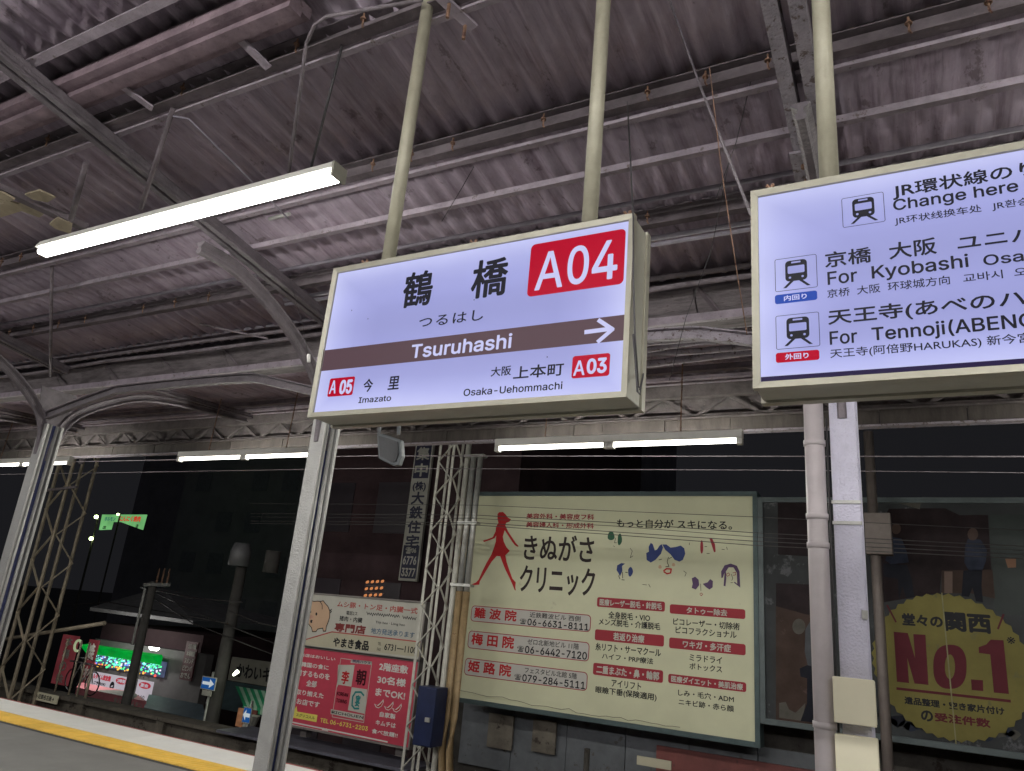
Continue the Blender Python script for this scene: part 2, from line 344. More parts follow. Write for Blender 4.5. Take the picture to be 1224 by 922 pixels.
# ================================================================== SETTING
g = obj('ground', BX((-900, -900, -5.9), (900, 1500, -5.5)), STREET, kind='structure', org=(0,0,-5.5))
# platform
PX0, PX1 = -60, 26
plat = obj('platform', BX((PX0, -5, -1.3), (PX1, 6.6, -.06)), CONC, kind='structure', org=(0,0,0))
obj('platform_paving', BX((PX0, -5, -.06), (PX1, 5.58, 0)), ASPH, plat)
obj('drain_joint', BX((PX0, 5.581, -.06), (PX1, 5.659, -.004)), mat('dark_joint_filler', (.045, .042, .042), .8), plat)
tm = MB().box((-.149, -.149, -.05), (.149, .149, .004))
for i in range(4):
    x = -.1125+.075*i
    tm.add([(x-.02, -.135, .004), (x+.02, -.135, .004), (x+.02, .135, .004), (x-.02, .135, .004), (x-.011, -.128, .0105), (x+.011, -.128, .0105), (x+.011, .128, .0105), (x-.011, .128, .0105)],
           [(4,5,6,7),(0,1,5,4),(1,2,6,5),(2,3,7,6),(3,0,4,7)])
tme = mesh('tactile_tile', tm, TACT)
for i in range(100):
    inst('tactile_tile', tme, plat, (-25.0+.3*i, 5.81, .002 if i % 2 else 0))
obj('tactile_strip', BX((PX0, 5.661, -.05), (-25.16, 5.959, .004)), TACT, plat)
obj('warning_line_border', BX((PX0, 5.961, -.05), (PX1, 6.03, .003)), TACT, plat)
cme = mesh('coping_slab', MB().box((-.497, 0, -.2), (.497, .548, .006)), COPE)
for i in range(86): inst('coping_slab', cme, plat, (-59.5+i, 6.032, 0))
obj('edge_line', BX((PX0, 6.581, -.15), (PX1, 6.615, .007)), REDL, plat)
# track
tr = obj('track_bed', BX((PX0, 6.6, -2), (PX1, 11.0, -1.15)), BALL, kind='structure', org=(0,0,0))
for y in (8.1, 9.17):
    obj('rail', MB().box((PX0, y-.03, -1.06), (PX1, y+.03, -.92)).box((PX0, y-.065, -1.08), (PX1, y+.065, -1.06)), RUST, tr)
slm = mesh('sleeper', MB().box((-.11, -1, 0), (.11, 1, .08)), CONCD)
for i in range(60): inst('sleeper', slm, tr, (-30+.62*i, 8.63, -1.16))
# far parapet with recessed panels
par = thing('parapet_wall', (-10, 11.2, -5.5), 'sooty concrete parapet with recessed panels across the track', 'wall')
WT = -.76
obj('wall_body', BX((PX0, 11.12, -5.5), (PX1, 11.4, WT-.07)), CONC, par)
obj('wall_cap', BX((PX0, 11.0, WT-.07), (PX1, 11.46, WT)), CONC, par)
x = -24.0
while x < 6:
    obj('wall_rib', BX((x, 11.03, -2.2), (x+.22, 11.117, WT-.073)), CONC, par)
    obj('panel_recess', BX((x+.45, 11.10, -1.46), (x+2.40, 11.119, WT-.38)), mat('black_groove', (.012,.011,.01), .9, bump=0), par)
    obj('wall_panel', BX((x+.5, 11.085, -1.4), (x+2.35, 11.117, WT-.42)), CONCD, par)
    x += 2.6
# ================================================================== CANOPY ROOF
RX0, RX1 = -22, 6.0
def zr(Y): return 4.30-.155*Y            # underside of purlins, near slope
def zf(Y): return 3.74+.055*(Y-4.4)      # underside of purlins, far slope
roof = obj('canopy_roof', BX((RX0, -3, 4.95), (RX1, 3.9, 5.0)), DARKP, kind='structure', org=(0,0,0))
roof.hide_render = False
PITCH = .13; NW = 7; SW = PITCH*NW
def sheet_mesh(L, slope):
    mb = MB(); n = NW*8+3; th = .007; w = SW+.03
    for k, dz in enumerate((0, th)):
        for j in range(2):
            for i in range(n):
                xx = -w/2+w*i/(n-1); zz = .017*cos(2*pi*xx/PITCH)
                mb.v.append((xx, (j-.5)*L, zz+dz+slope*(j-.5)*L))
    f = []
    for i in range(n-1):
        f.append((i, i+1, n+i+1, n+i)); f.append((2*n+i, 3*n+i, 3*n+i+1, 2*n+i+1))
        f.append((i, 2*n+i, 2*n+i+1, i+1)); f.append((n+i, n+i+1, 3*n+i+1, 3*n+i))
    mb.f = f; me = mesh('roof_sheet', mb, SHEET)
    for p in me.polygons: p.use_smooth = True
    return me
bpy.data.objects.remove(roof)
roof = obj('canopy_roof', MB().beam((RX0, .45, zr(.45)+.26), (RX1, .45, zr(.45)+.26), .25, .02), DARKP, kind='structure', org=(0,0,0))
joints = [-2.6, -1.5, -.4, .62, 1.72, 2.74, 4.16]
for bi in range(len(joints)-1):
    y0, y1 = joints[bi]-.005, joints[bi+1]+.02; L = y1-y0; me = sheet_mesh(L, -.155+.012)
    for i in range(int((RX1-RX0)/SW)):
        xx = RX0+SW*(i+.5)
        inst('roof_sheet', me, roof, (xx, (y0+y1)/2, zr((y0+y1)/2)+.112+.002*(i % 2)))
fme = sheet_mesh(2.45, .055)
for i in range(int((RX1-RX0)/SW)):
    inst('roof_sheet', fme, roof, (RX0+SW*(i+.5), 5.62, zf(5.62)+.10+.002*(i % 2)))
# members running along the platform --------------------------------
def purlin(Y, z, label, m=PURL, h=.07, w=.05, kind='angle', x0=RX0, x1=RX1, name='purlin', cat='roof purlin'):
    mb = MB()
    if kind == 'angle':
        mb.box((x0, Y, z), (x1, Y+w, z+.007)).box((x0, Y+w-.007, z+.007), (x1, Y+w, z+h))
    elif kind == 'channel':
        mb.box((x0, Y, z), (x1, Y+w, z+.008)).box((x0, Y+w-.008, z+.008), (x1, Y+w, z+h)).box((x0, Y, z+h), (x1, Y+w, z+h+.006))
    else: mb.box((x0, Y, z), (x1, Y+w, z+h))
    return obj(name, mb, m, label=label, cat=cat, group='purlins under the canopy roof')
purlin(-1.5, zr(-1.5), 'roof purlin far behind the hanging signs, second bay from the platform back')
purlin(-.45, zr(-.45), 'roof purlin behind the viewer under the corrugated sheets')
purlin(.6, zr(.6), 'roof purlin straight above the viewer under the corrugated sheets')
purlin(1.46, zr(1.46)-.0, 'thin pale purlin crossing the upper left corner of the roof', h=.06)
obj('roof_beam', MB().box((RX0, 1.62, zr(1.7)-.0), (-2.2, 1.80, zr(1.7)+.06)).box((RX0, 1.68, zr(1.7)-.03), (-2.2, 1.75, zr(1.7)-.0003)), BEAMP,
    label='broad stepped pale beam along the roof in the upper left corner', cat='roof beam')
purlin(1.90, zr(1.9), 'dark ledged purlin between the broad stepped beam and the long lamp', DARKP, .088, .06, 'channel')
purlin(1.965, zr(1.965)-.012, 'chipped pale flashing strip along the dark ledged purlin', PURL, .012, .03, 'box', name='flashing_strip', cat='flashing')
purlin(2.66, zr(2.66)-.0, 'dark deep purlin crossing the roof just above both hanging signs', DARKP, .088, .05, 'channel')
purlin(2.72, zr(2.72)-.022, 'chipped pale strip under the dark deep purlin above the signs', PURL, .018, .035, 'box', name='flashing_strip', cat='flashing')
purlin(3.02, zr(3.05)-.01, 'slim pale rail crossing behind the tops of both signs', PURL, .035, .035, 'box')
purlin(3.48, zr(3.5)-.0, 'grey purlin with a dark hollow behind the two signs', DARKP, .088, .05, 'channel')
hk = mesh('roof_bolt', MB().tube([(0,0,.03), (0,0,-.035), (.008,0,-.05)], [.005,.005,.004], 5).tube([(0,0,-.004), (0,0,.004)], .014, 6), RUST)
for Yb, st in ((1.93, .39), (2.69, .26), (3.5, .39)):
    xx = -9.0
    while xx < 3.5: inst('roof_bolt', hk, roof, (xx, Yb-.035, zr(Yb)+.045)); xx += st*(1 if random.random() > .12 else 2)
def xline(px, py, Y, r, label, m=COND, x0=RX0, x1=RX1, name='conduit', cat='conduit', wob=0, pts=None, n=8):
    z = aY(px, py, Y).z
    k = 24 if wob else 1
    P = [(x0+(x1-x0)*i/k, Y+wob*sin(i*1.7)*.5, z+wob*sin(i*2.3+py)) for i in range(k+1)]
    return obj(name, MB().tube(P, r, n), m, label=label, cat=cat, group='conduits under the canopy roof', smooth=True)
def saddles(Y, z, x0, x1, step): pass
xline(860, 223, 3.36, .014, 'thin straight conduit just under the slim pale rail, behind the sign tops')
xline(860, 238, 3.52, .021, 'thick pale conduit fixed along the hollow grey purlin behind the signs', CONDD)
xline(860, 272, 3.66, .016, 'upper conduit of the straight pair seen between the two signs', x0=-4.1)
xline(860, 280, 3.68, .014, 'lower conduit of the straight pair seen between the two signs', x0=-4.1)
xline(208, 400, 4.05, .014, 'top conduit of the four stacked above the boarded gutter', COND, x1=-1.6)
xline(208, 406, 4.06, .014, 'second conduit of the four stacked above the boarded gutter', COND, x1=-1.6)
xline(860, 322, 4.10, .018, 'third conduit of the four, flaking, above the boarded gutter', CONDD, wob=.006)
xline(860, 336, 4.08, .018, 'bottom conduit of the four, sagging, above the boarded gutter', CONDD, wob=.014)
# boarded valley gutter
gz0, gz1 = aY(860, 343, 4.18).z, aY(860, 373, 4.26).z
gut = thing('gutter_box', (-3, 4.2, gz1), 'boarded valley gutter with slanting straps running along the canopy', 'gutter')
xx = RX0
while xx < RX1-.01:
    obj('gutter_board', MB().add([(xx+.004, 4.16, gz0), (xx+.83, 4.16, gz0), (xx+.83, 4.27, gz1), (xx+.004, 4.27, gz1), (xx+.004, 4.18, gz0+.01), (xx+.83, 4.18, gz0+.01), (xx+.83, 4.29, gz1+.01), (xx+.004, 4.29, gz1+.01)],
        [(0,1,2,3),(7,6,5,4),(0,4,5,1),(3,2,6,7),(1,5,6,2),(0,3,7,4)]), TIMB, gut)
    obj('gutter_strap', MB().beam((xx+.02, 4.15, gz0+.01), (xx+.14, 4.262, gz1-.015), .035, .012, (0, 0, 1)), DARKP, gut)
    xx += .835
obj('gutter_base', BX((RX0, 4.27, gz1-.03), (RX1, 4.42, gz1-.002)), TIMB, gut)
obj('gutter_back', BX((RX0, 4.42, gz1-.03), (RX1, 4.45, gz0+.22)), TIMB, gut)
obj('gutter_side', BX((RX0, 4.30, gz0+.0), (RX1, 4.31, gz0+.24)), DARKP, gut)
obj('gutter_lip', BX((RX0, 4.235, gz1-.055), (RX1, 4.268, gz1-.003)), PURL, gut)
# far-slope members
bund = [(389, 4.7, .040, 'thick flaking pipe, topmost of the bundle under the gutter'), (400, 4.78, .03, 'second pipe of the flaking bundle under the gutter'),
        (409, 4.86, .024, 'third pipe of the flaking bundle under the gutter'), (417, 4.94, .026, 'fourth pipe of the flaking bundle under the gutter'), (426, 5.02, .03, 'lowest pipe of the flaking bundle under the gutter')]
for py, Y, r, lb in bund: xline(860, py, Y, r, lb, FLAKY, x0=-3.7, wob=.016, name='pipe', cat='pipe')
for py, Y, w, lb, m, h in ((384, 5.06, .05, 'dark purlin behind the flaking pipe bundle', DARKP, .05), (437, 6.08, .06, 'dark purlin nearest the bundle on the far roof slope', DARKP, .05), (447, 6.33, .05, 'second dark purlin on the far roof slope', PURL, .03)):
    z = aY(860, py, Y).z; purlin(Y, z-.03, lb, m, h, w, 'box')
xline(860, 456, 6.42, .012, 'slim pale conduit just above the eave beam', PURL)
ez = aY(860, 458, 6.46).z; ez2 = aY(860, 472, 6.46).z
obj('eave_beam', BX((RX0, 6.46, ez2), (RX1, 6.52, ez)), TRUSSM, label='mottled long beam behind the top of the eave truss', cat='beam')
# eave truss
tz1, tz0 = aY(860, 470, 6.56).z, aY(860, 499, 6.56).z
tru = thing('eave_truss', (-3, 6.56, tz0), 'long dusty zigzag truss along the platform edge above the fascia', 'truss')
obj('top_chord', BX((RX0, 6.53, tz1-.03), (RX1, 6.60, tz1)), TRUSSM, tru)
obj('bottom_chord', MB().box((RX0, 6.50, tz0-.01), (RX1, 6.60, tz0)).box((RX0, 6.53, tz0), (RX1, 6.54, tz0+.03)), TRUSSM, tru)
i = 0; xx = RX0+.1
while xx < RX1-.4:
    a, b = (tz0+.005, tz1-.02) if i % 2 else (tz1-.02, tz0+.005)
    obj('diagonal', MB().beam((xx, 6.565, a), (xx+.31, 6.565, b), .03, .035 if i % 2 else .028, (0,1,0)), TRUSSM, tru)
    xx += .31; i += 1
obj('backing_sheet', BX((RX0, 6.62, tz0), (RX1, 6.63, tz1+.14)), TRUSSM, tru)
fz = aY(860, 518, 6.55).z
fas = thing('fascia', (-3, 6.55, fz), 'weathered fascia boards under the eave truss above the edge lamps', 'fascia')
xx = RX0; k = 0
while xx < RX1-.01:
    w = (.62, .6, .9, .3)[k % 4]; obj('fascia_panel', BX((xx+.003, 6.53+.006*(k % 2), fz+.012), (xx+w-.003, 6.56, tz0-.012)), FASC, fas); xx += w; k += 1
obj('fascia_lip', BX((RX0, 6.49, fz-.006), (RX1, 6.58, fz+.010)), FLAKY, fas)
# rafters + columns --------------------------------------------------
HP = lambda w, h, t: [(-w/2,-h/2),(w/2,-h/2),(w/2,-h/2+t),(t/2,-h/2+t),(t/2,h/2-t),(w/2,h/2-t),(w/2,h/2),(-w/2,h/2),(-w/2,h/2-t),(-t/2,h/2-t),(-t/2,-h/2+t),(-w/2,-h/2+t)]
def bulb(w, h):  # old rail section: foot, web, rounded head
    return [(-w/2,-h/2),(w/2,-h/2),(w/2,-h/2+.012),(.012,-h/2+.028),(.012,h/2-.035),(w*.28,h/2-.028),(w*.3,h/2-.01),(w*.2,h/2),(-w*.2,h/2),(-w*.3,h/2-.01),(-w*.28,h/2-.028),(-.012,h/2-.035),(-.012,-h/2+.028),(-w/2,-h/2+.012)]
def smoothp(P, n=5):
    out = []
    for i in range(len(P)-1):
        p0, p1, p2, p3 = [Vector(P[max(0, min(len(P)-1, i+k))]) for k in (-1, 0, 1, 2)]
        for j in range(n):
            t = j/n; out.append(.5*((2*p1)+(p2-p0)*t+(2*p0-5*p1+4*p2-p3)*t*t+(3*p1-p0-3*p2+p3)*t**3))
    return out+[Vector(P[-1])]
def column(X, label, m, wm, split):
    c = thing('canopy_column', (X, 4.08, 0), label, 'column', 'canopy columns')
    w = .125
    zt = 3.05 if split else 3.4
    # two rails foot-out: front flange toward the viewer, dark web, rear flange
    obj('front_flange', MB().box((X-w/2, 4.0, 0), (X+w/2, 4.016, zt)).box((X-w/2+.004, 4.0165, 0), (X+w/2-.004, 4.024, zt)), m, c, bevel=.004)
    obj('web', BX((X-.02, 4.0245, 0), (X+.02, 4.1455, zt)), wm, c)
    obj('rear_flange', MB().box((X-w/2, 4.146, 0), (X+w/2, 4.17, zt)), m, c, bevel=.004)
    obj('inner_head', MB().tube([(X+.035, 4.052, 0), (X+.035, 4.052, zt)], .016, 8), m, c, smooth=True)
    obj('inner_head', MB().tube([(X+.035, 4.118, 0), (X+.035, 4.118, zt)], .016, 8), m, c, smooth=True)
    obj('base_plate', BX((X-.16, 3.93, 0), (X+.16, 4.24, .02)), m, c)
    am = m if split else FLAKY
    near = smoothp([(X, 4.03, 2.75), (X, 4.0, 3.0), (X, 3.88, 3.2), (X, 3.6, 3.42), (X, 3.25, 3.59), (X, 2.95, 3.67), (X, 2.7, 3.675)])
    far = smoothp([(X, 4.13, 2.7), (X, 4.15, 2.95), (X, 4.27, 3.2), (X, 4.6, 3.44), (X, 5.0, 3.62), (X, 5.6, 3.71), (X, 6.40, 3.775)])
    obj('near_arm', MB().sweep(near, [(b, a) for a, b in [(y, x) for x, y in bulb(.075, .08)]], (1,0,0)), RAILM, c)
    obj('far_arm', MB().sweep(far, bulb(.08, .085), (1,0,0)), RAILM, c)
    obj('gusset', MB().add([(X-.006, 3.95, 3.0), (X-.006, 4.22, 3.0), (X-.006, 4.25, 3.4), (X-.006, 3.88, 3.4), (X+.006, 3.95, 3.0), (X+.006, 4.22, 3.0), (X+.006, 4.25, 3.4), (X+.006, 3.88, 3.4)],
        [(3,2,1,0),(4,5,6,7),(0,1,5,4),(1,2,6,5),(2,3,7,6),(3,0,4,7)]), RAILM, c)
    return c
cA = column(-3.865, 'silver grey steel column with dark blue web below the station name sign', COLM, WEBM, False)
cR = column(-.305, 'lumpy grey column with painted-in lilac light under the transfer sign beside the grey drainpipe', COLW, WEBM, False)
cL = column(-7.43, 'leftmost steel column splitting into two curved arms at its top', COLM, WEBM, True)
column(-10.99, 'column beyond the left edge of the view with curved arms', COLM, WEBM, True)
for X, lb, m in ((-3.80, 'double rafter rising leftwards from the column behind the station name sign', RAILM), (-.305, 'thick rafter with white peeling paint rising behind the transfer sign', FLAKY), (-7.40, 'rafter over the leftmost forked column', RAILM), (-10.9, 'rafter beyond the leftmost forked column', RAILM), (3.2, 'rafter past the right end of the transfer sign', FLAKY)):
    t = thing('rafter', (X, 4, 3.6), lb, 'rafter', 'rafters under the canopy roof')
    hw = .033 if m is RAILM else .045
    for s in (-1, 1):
        Xs = X+s*hw
        obj('rafter_rail' if m is RAILM else 'rafter_flange', MB().sweep([(Xs, -2.8, zr(-2.8)-.062), (Xs, 1, zr(1)-.062), (Xs, 4.05, zr(4.05)-.062)], bulb(.04, .08) if m is RAILM else [(-.028,-.05),(.028,-.05),(.028,.05),(-.028,.05)], (1,0,0)), m, t)
    obj('far_rafter', MB().sweep([(X, 4.5, zf(4.5)-.03), (X, 6.45, zf(6.45)-.03)], bulb(.07, .06), (1,0,0)), RAILM, t)
    if m is FLAKY and X < 0:
        a = zr(3.32)-.07
        obj('splice_plate', MB().add([(X-.09, 3.02, zr(3.02)-.13), (X+.09, 3.02, zr(3.02)-.13), (X+.09, 3.9, zr(3.9)-.13), (X-.09, 3.9, zr(3.9)-.13), (X-.09, 3.02, zr(3.02)-.118), (X+.09, 3.02, zr(3.02)-.118), (X+.09, 3.9, zr(3.9)-.118), (X-.09, 3.9, zr(3.9)-.118)],
            [(3,2,1,0),(4,5,6,7),(0,1,5,4),(1,2,6,5),(2,3,7,6),(3,0,4,7)]), FLAKY, t)
        for k in range(4): obj('bolt', MB().tube([(X-.04, 3.1+.1*k, zr(3.1+.1*k)-.131), (X-.04, 3.1+.1*k, zr(3.1+.1*k)-.15)], .012, 6), RUST, t)
# curved longitudinal beam between columns
for X0, lb, RAILB in ((-7.43, 'curved longitudinal beam arching from the forked column to the signboard column', RAILM), (-3.865, 'curved longitudinal beam behind the station name sign', FLAKY)):
    X1 = X0+3.56
    P = smoothp([(X0+.02, 4.0, 3.13), (X0+.5, 4.0, 3.23), (X0+.95, 4.0, 3.31), (X0+1.1, 4.0, 3.325), (X0+2.0, 4.0, 3.325), (X0+2.7, 4.0, 3.31), (X0+2.95, 4.0, 3.27), (X1-.08, 4.0, 3.14)], 4)
    t = thing('arched_beam', (X0, 4.0, 3.1), lb, 'beam', 'arched beams between the columns')
    obj('bottom_flange', MB().sweep(P, [(-.04,-.03),(.04,-.03),(.04,-.0205),(-.04,-.0205)], (0,1,0)), RAILB, t)
    obj('beam_web', MB().sweep(P, [(-.010,-.0204),(.010,-.0204),(.010,.022),(-.010,.022)], (0,1,0)), RAILB, t)
    obj('beam_head', MB().sweep(P, [(-.022,.0221),(.022,.0221),(.022,.038),(-.022,.038)], (0,1,0)), RAILB, t)
# flat stiff braces crossing between purlins in the upper left
for (a, b, lb) in (((395, 280), (525, 375), 'short drilled flat brace between beam and dark purlin, left one'), ((785, 95), (925, 235), 'short drilled flat brace with round disc, right one')):
    q = ZM(0, 0, 420/1210); p0 = aY(*q(*a), 1.62); p1 = aY(*q(*b), 1.93)
    # same height as the purlins
    d0 = ray(*q(*a)); t0 = (zr(1.65)-CAMZ)/(d0.z); p0 = Vector((d0.x*t0, d0.y*t0, zr(1.65))); d1 = ray(*q(*b)); t1 = (zr(1.95)-.02-CAMZ)/d1.z; p1 = Vector((d1.x*t1, d1.y*t1, zr(1.95)-.02))
    obj('flat_brace', MB().beam(p0, p1, .045, .01), PURL, label=lb, cat='brace', group='flat braces in the upper left roof')
p0 = aY(528, 0, 2.02); p1 = aY(567, 38, 2.2)
def onroof(px, py, dz=0):
    d = ray(px, py); t = (4.3+dz-CAMZ)/(d.z+.155*d.y); return Vector((d.x*t, d.y*t, d.z*t+CAMZ))
obj('flat_brace', MB().beam(onroof(524, -6, -.01), onroof(566, 34, -.01), .05, .012), PURL, label='short pale flat brace with two dark bolts at the top centre', cat='brace', group='flat braces in the upper left roof')
for q in ((537, 5), (556, 31)):
    c = onroof(*q, -.02); obj('bolt', MB().tube([c, c+Vector((0, 0, -.07))], .008, 6), RUST, label='dark roof bolt hanging at the top centre, ' + ('upper one' if q[1] < 10 else 'lower one with bent tip'), cat='bolt')
# broken ceiling board at far left
t = thing('broken_board', tuple(onroof(35, 240, -.15)), 'broken torn ceiling board with ragged pale edges at the far left', 'ceiling board')
zq = ZM(0, 180, 240/1224)
def rp(pts, dz): return [onroof(*zq(*p), dz) for p in pts]
for k, pts in enumerate(([(0,330),(60,310),(110,330),(150,300),(290,370),(240,410),(130,370),(0,410)], [(150,270),(240,245),(335,290),(290,318),(200,300)], [(300,450),(350,410),(440,450),(430,510),(340,480)], [(-60,240),(20,260),(90,300),(30,320),(-60,330)])):
    P = rp(pts, -.10-.01*k); n = len(P); P2 = [p+Vector((0,0,.012)) for p in P]
    obj('board_scrap', MB().add(P+P2, [tuple(range(n)), tuple(range(2*n-1, n-1, -1))]+[(i, i+n, (i+1)%n+n, (i+1)%n) for i in range(n)]), mat('torn_board_paint', (.34, .29, .2), .8, 0, .35, 5, (.16,.13,.1), .6, 12), t)
obj('batten', MB().beam(onroof(*zq(-60, 200), -.09), onroof(*zq(530, 475), -.09), .07, .04), DARKP, t)
# knee struts upper left
def rodp(name, pts, r, m, label, cat, group=None, n=6): return obj(name, MB().tube(pts, r, n), m, label=label, cat=cat, group=group, smooth=True)
rodp('strut', [onroof(207, 130, -.0), onroof(168, 250, -.25)], .013, DARKP, 'dark rusty strut with a bolt hanging left of the long lamp', 'strut')
rodp('strut', [onroof(103, 195, -.1), onroof(85, 262, -.2)], .016, DARKP, 'stubby dark strut above the left end of the long lamp', 'strut')
rodp('conduit', [onroof(207, 139, -.06), onroof(225, 142, -.06), onroof(300, 216, -.06), onroof(345, 262, -.06)], .006, COND, 'thin conduit slanting down behind the long lamp', 'conduit')
rodp('conduit', [onroof(505, 0, -.03), onroof(390, 20, -.03), onroof(376, 30, -.03), onroof(366, 52, -.04), aY(345, 207, 2.15)], .008, CONDD, 'bent conduit dropping from the roof to the long lamp', 'conduit')
rodp('hanger_rod', [onroof(409, 54, -.0), aY(372, 200, 2.15)], .006, WIREM, 'thin dark hanger rod of the long lamp, right one', 'hanger rod')
rodp('hanger_rod', [onroof(62, 318, .0), aY(60, 450, 4.0)], .013, CONDD, 'vertical rusty rod dropping to the forked column top', 'hanger rod')
rodp('tie_rod', [aY(0, 340, 3.9), aY(120, 362, 3.9), aY(320, 405, 3.9)], .009, CONDD, 'thin tie rod slanting across under the roof at left', 'tie rod')
rodp('roof_hook', [onroof(322, 262, -.02), onroof(346, 256, -.05)], .012, GALV, 'small bracket clip on the roof under the long lamp', 'bracket')
# stay pipe behind the transfer sign
rodp('stay_pipe', [onroof(797, -8, -.03), aY(838, 106, 2.25), aY(898, 258, 1.93)], .0048, RAILM, 'slim slanted stay pipe running down to the transfer sign corner', 'stay pipe', n=8)
# thin loose wires
for k, (P, Y, lb) in enumerate((([(574, 186), (552, 225), (528, 265)], 2.9, 'loose dark wire slanting between roof rails above the station name sign'),
        ([(860, 0), (880, 150), (850, 300), (820, 380), (800, 455)], 3.2, 'loose dark wire hanging between the two signs, leaning left'),
        ([(848, 80), (862, 200), (880, 320), (893, 400)], 2.1, 'reddish wire hanging just left of the transfer sign'),
        ([(898, 95), (880, 170), (855, 240)], 2.8, 'short black wire beside the peeling rafter'),
        ([(345, 328), (362, 390), (369, 428)], 3.4, 'short wire with a pale drop end left of the station name sign'))):
    rodp('loose_wire', [aY(*p, Y) for p in P], .0018, RUST if 'reddish' in lb else WIREM, lb, 'wire', 'loose wires', 5)
rodp('pale_drop', [aY(369, 424, 3.4), aY(369, 433, 3.4)], .012, WHT, 'tiny pale bead hanging left of the station name sign', 'bead')
# ================================================================== LAMPS
def lamp(X0, X1, Y, z, n, label, m=TUBE, hh=.07, ww=.10, rods=None, grp='fluorescent lamps along the platform edge'):
    t = thing('fluorescent_lamp', (X0, Y, z), label, 'lamp', grp)
    obj('housing', MB().box((X0, Y-ww*.3, z+.020), (X1, Y+ww*.3, z+.020+hh)), WHITEH, t, bevel=.006)
    L = (X1-X0)/n
    for i in range(n):
        a, b = X0+L*i, X0+L*(i+1)
        h = obj('lamp_holder', MB().box((a+.002, Y-.028, z-.028), (a+.045, Y+.028, z+.019)).box((b-.045, Y-.028, z-.028), (b-.002, Y+.028, z+.019)), WHITEH, t)
        obj('tube', MB().tube([(a+.046, Y, z), (b-.046, Y, z)], .0165, 10), m, t, smooth=True)
    for rx in rods or ():
        obj('hanger', MB().tube([(rx, Y, z+.085), (rx, Y+.02, zf(Y)+.05)], .006, 6), RUST, t)
    return t
LY = 5.85; ZL = aY(725, 532.5, LY).z; LX0 = aY(593, 532, LY).x; LX1 = aY(888, 530, LY).x; LP = 4.4
names = {0: 'twin tube lamp under the eave right of the station name sign, above the clinic billboard', -1: 'twin tube lamp under the eave crossed by the signboard column',
         -2: 'twin tube lamp under the eave at the left edge behind the forked column', -3: 'twin tube lamp under the eave farthest to the left', 1: 'twin tube lamp under the eave beyond the right edge of the view'}
for k in (-3, -2, -1, 0, 1): lamp(LX0+LP*k, LX1+LP*k, LY, ZL, 2, names[k], rods=(LX0+.5+LP*k, LX1-.5+LP*k))
zl1 = aY(50, 303, 2.15).z; lx0 = aY(50, 303, 2.15).x; lx1 = aY(404, 207, 2.15).x
def panel_lamp(X0, X1, Y, z, label, tm=None):
    t = thing('fluorescent_lamp', (X0, Y, z), label, 'lamp', 'fluorescent lamps under the roof')
    obj('housing', MB().add([(X0, Y-.05, z+.02), (X1, Y-.05, z+.02), (X1, Y+.05, z+.02), (X0, Y+.05, z+.02), (X0, Y-.03, z+.065), (X1, Y-.03, z+.065), (X1, Y+.03, z+.065), (X0, Y+.03, z+.065)],
        [(0,3,2,1),(4,5,6,7),(0,1,5,4),(1,2,6,5),(2,3,7,6),(3,0,4,7)]), WHITEH, t)
    mid = X0+(X1-X0)*.72
    for a, b in ((X0+.01, mid-.002), (mid+.002, X1-.012)):
        obj('diffuser', MB().sweep([(a, Y, z), (b, Y, z)], [(-.028, -.017), (.028, -.017), (.034, 0), (.026, .016), (-.026, .016), (-.034, 0)], (0, 1, 0)), tm or TUBE2, t)
    obj('end_cap', BX((X1+.001, Y-.045, z-.018), (X1+.012, Y+.045, z+.055)), FRAMED, t)
    return t
panel_lamp(lx0, lx1, 2.15, zl1, 'long bright lamp hanging under the roof at the upper left')
panel_lamp(.9, 3.2, 2.15, zl1, 'long lamp of the same row beyond the upper right corner')
panel_lamp(.5, 3.05, .15, 3.9, 'long lamp of the middle row beyond the upper right of the view')
panel_lamp(-1.6, .4, -1.0, 3.9, 'long lamp behind the viewer', TUBE3)
for k, lb in ((-14.5, 'long lamp on the platform back, far left one'), (-9.6, 'long lamp on the platform back, left one'), (-4.0, 'long lamp on the platform back, middle one'), (1.6, 'long lamp on the platform back, right one')):
    panel_lamp(k, k+2.5, -1.4, 3.75, lb, TUBE3)
# ================================================================== HANGING SIGNS
def train_icon(bl, tr, Y, parent):
    a = aY(*bl, Y); b = aY(*tr, Y); w = b.x-a.x; h = b.z-a.z
    outline(a.x, a.z, b.x, b.z, .005, .0013, Y, SGK, parent)
    P = lambda u, v: (a.x+w*u, a.z+h*v)
    x0, z0 = P(.25, .27); x1, z1 = P(.77, .90)
    wpoly(rrect(x0, z0, x1, z1, .010), Y, SGK, parent, 'train_body')
    x0, z0 = P(.31, .50); x1, z1 = P(.71, .73); wpoly(rrect(x0, z0, x1, z1, .003), Y-.0006, SGW, parent, 'train_window')
    x0, z0 = P(.40, .81); x1, z1 = P(.62, .86); wpoly([(x0,z0),(x1,z0),(x1,z1),(x0,z1)], Y-.0006, SGW, parent, 'train_board')
    for u in (.36, .66):
        c = P(u, .38); wpoly([(c[0]+.0031*cos(q*pi/5), c[1]+.0031*sin(q*pi/5)) for q in range(10)], Y-.0006, SGW, parent, 'train_light')
    for q in ([(.36,.27),(.45,.27),(.27,.08),(.19,.08)], [(.57,.27),(.66,.27),(.84,.08),(.76,.08)]):
        wpoly([P(*c) for c in q], Y-.0006, SGK, parent, 'train_track')
K = .74
SK = lambda x, z: (x*K, CAMZ+(z-CAMZ)*K)
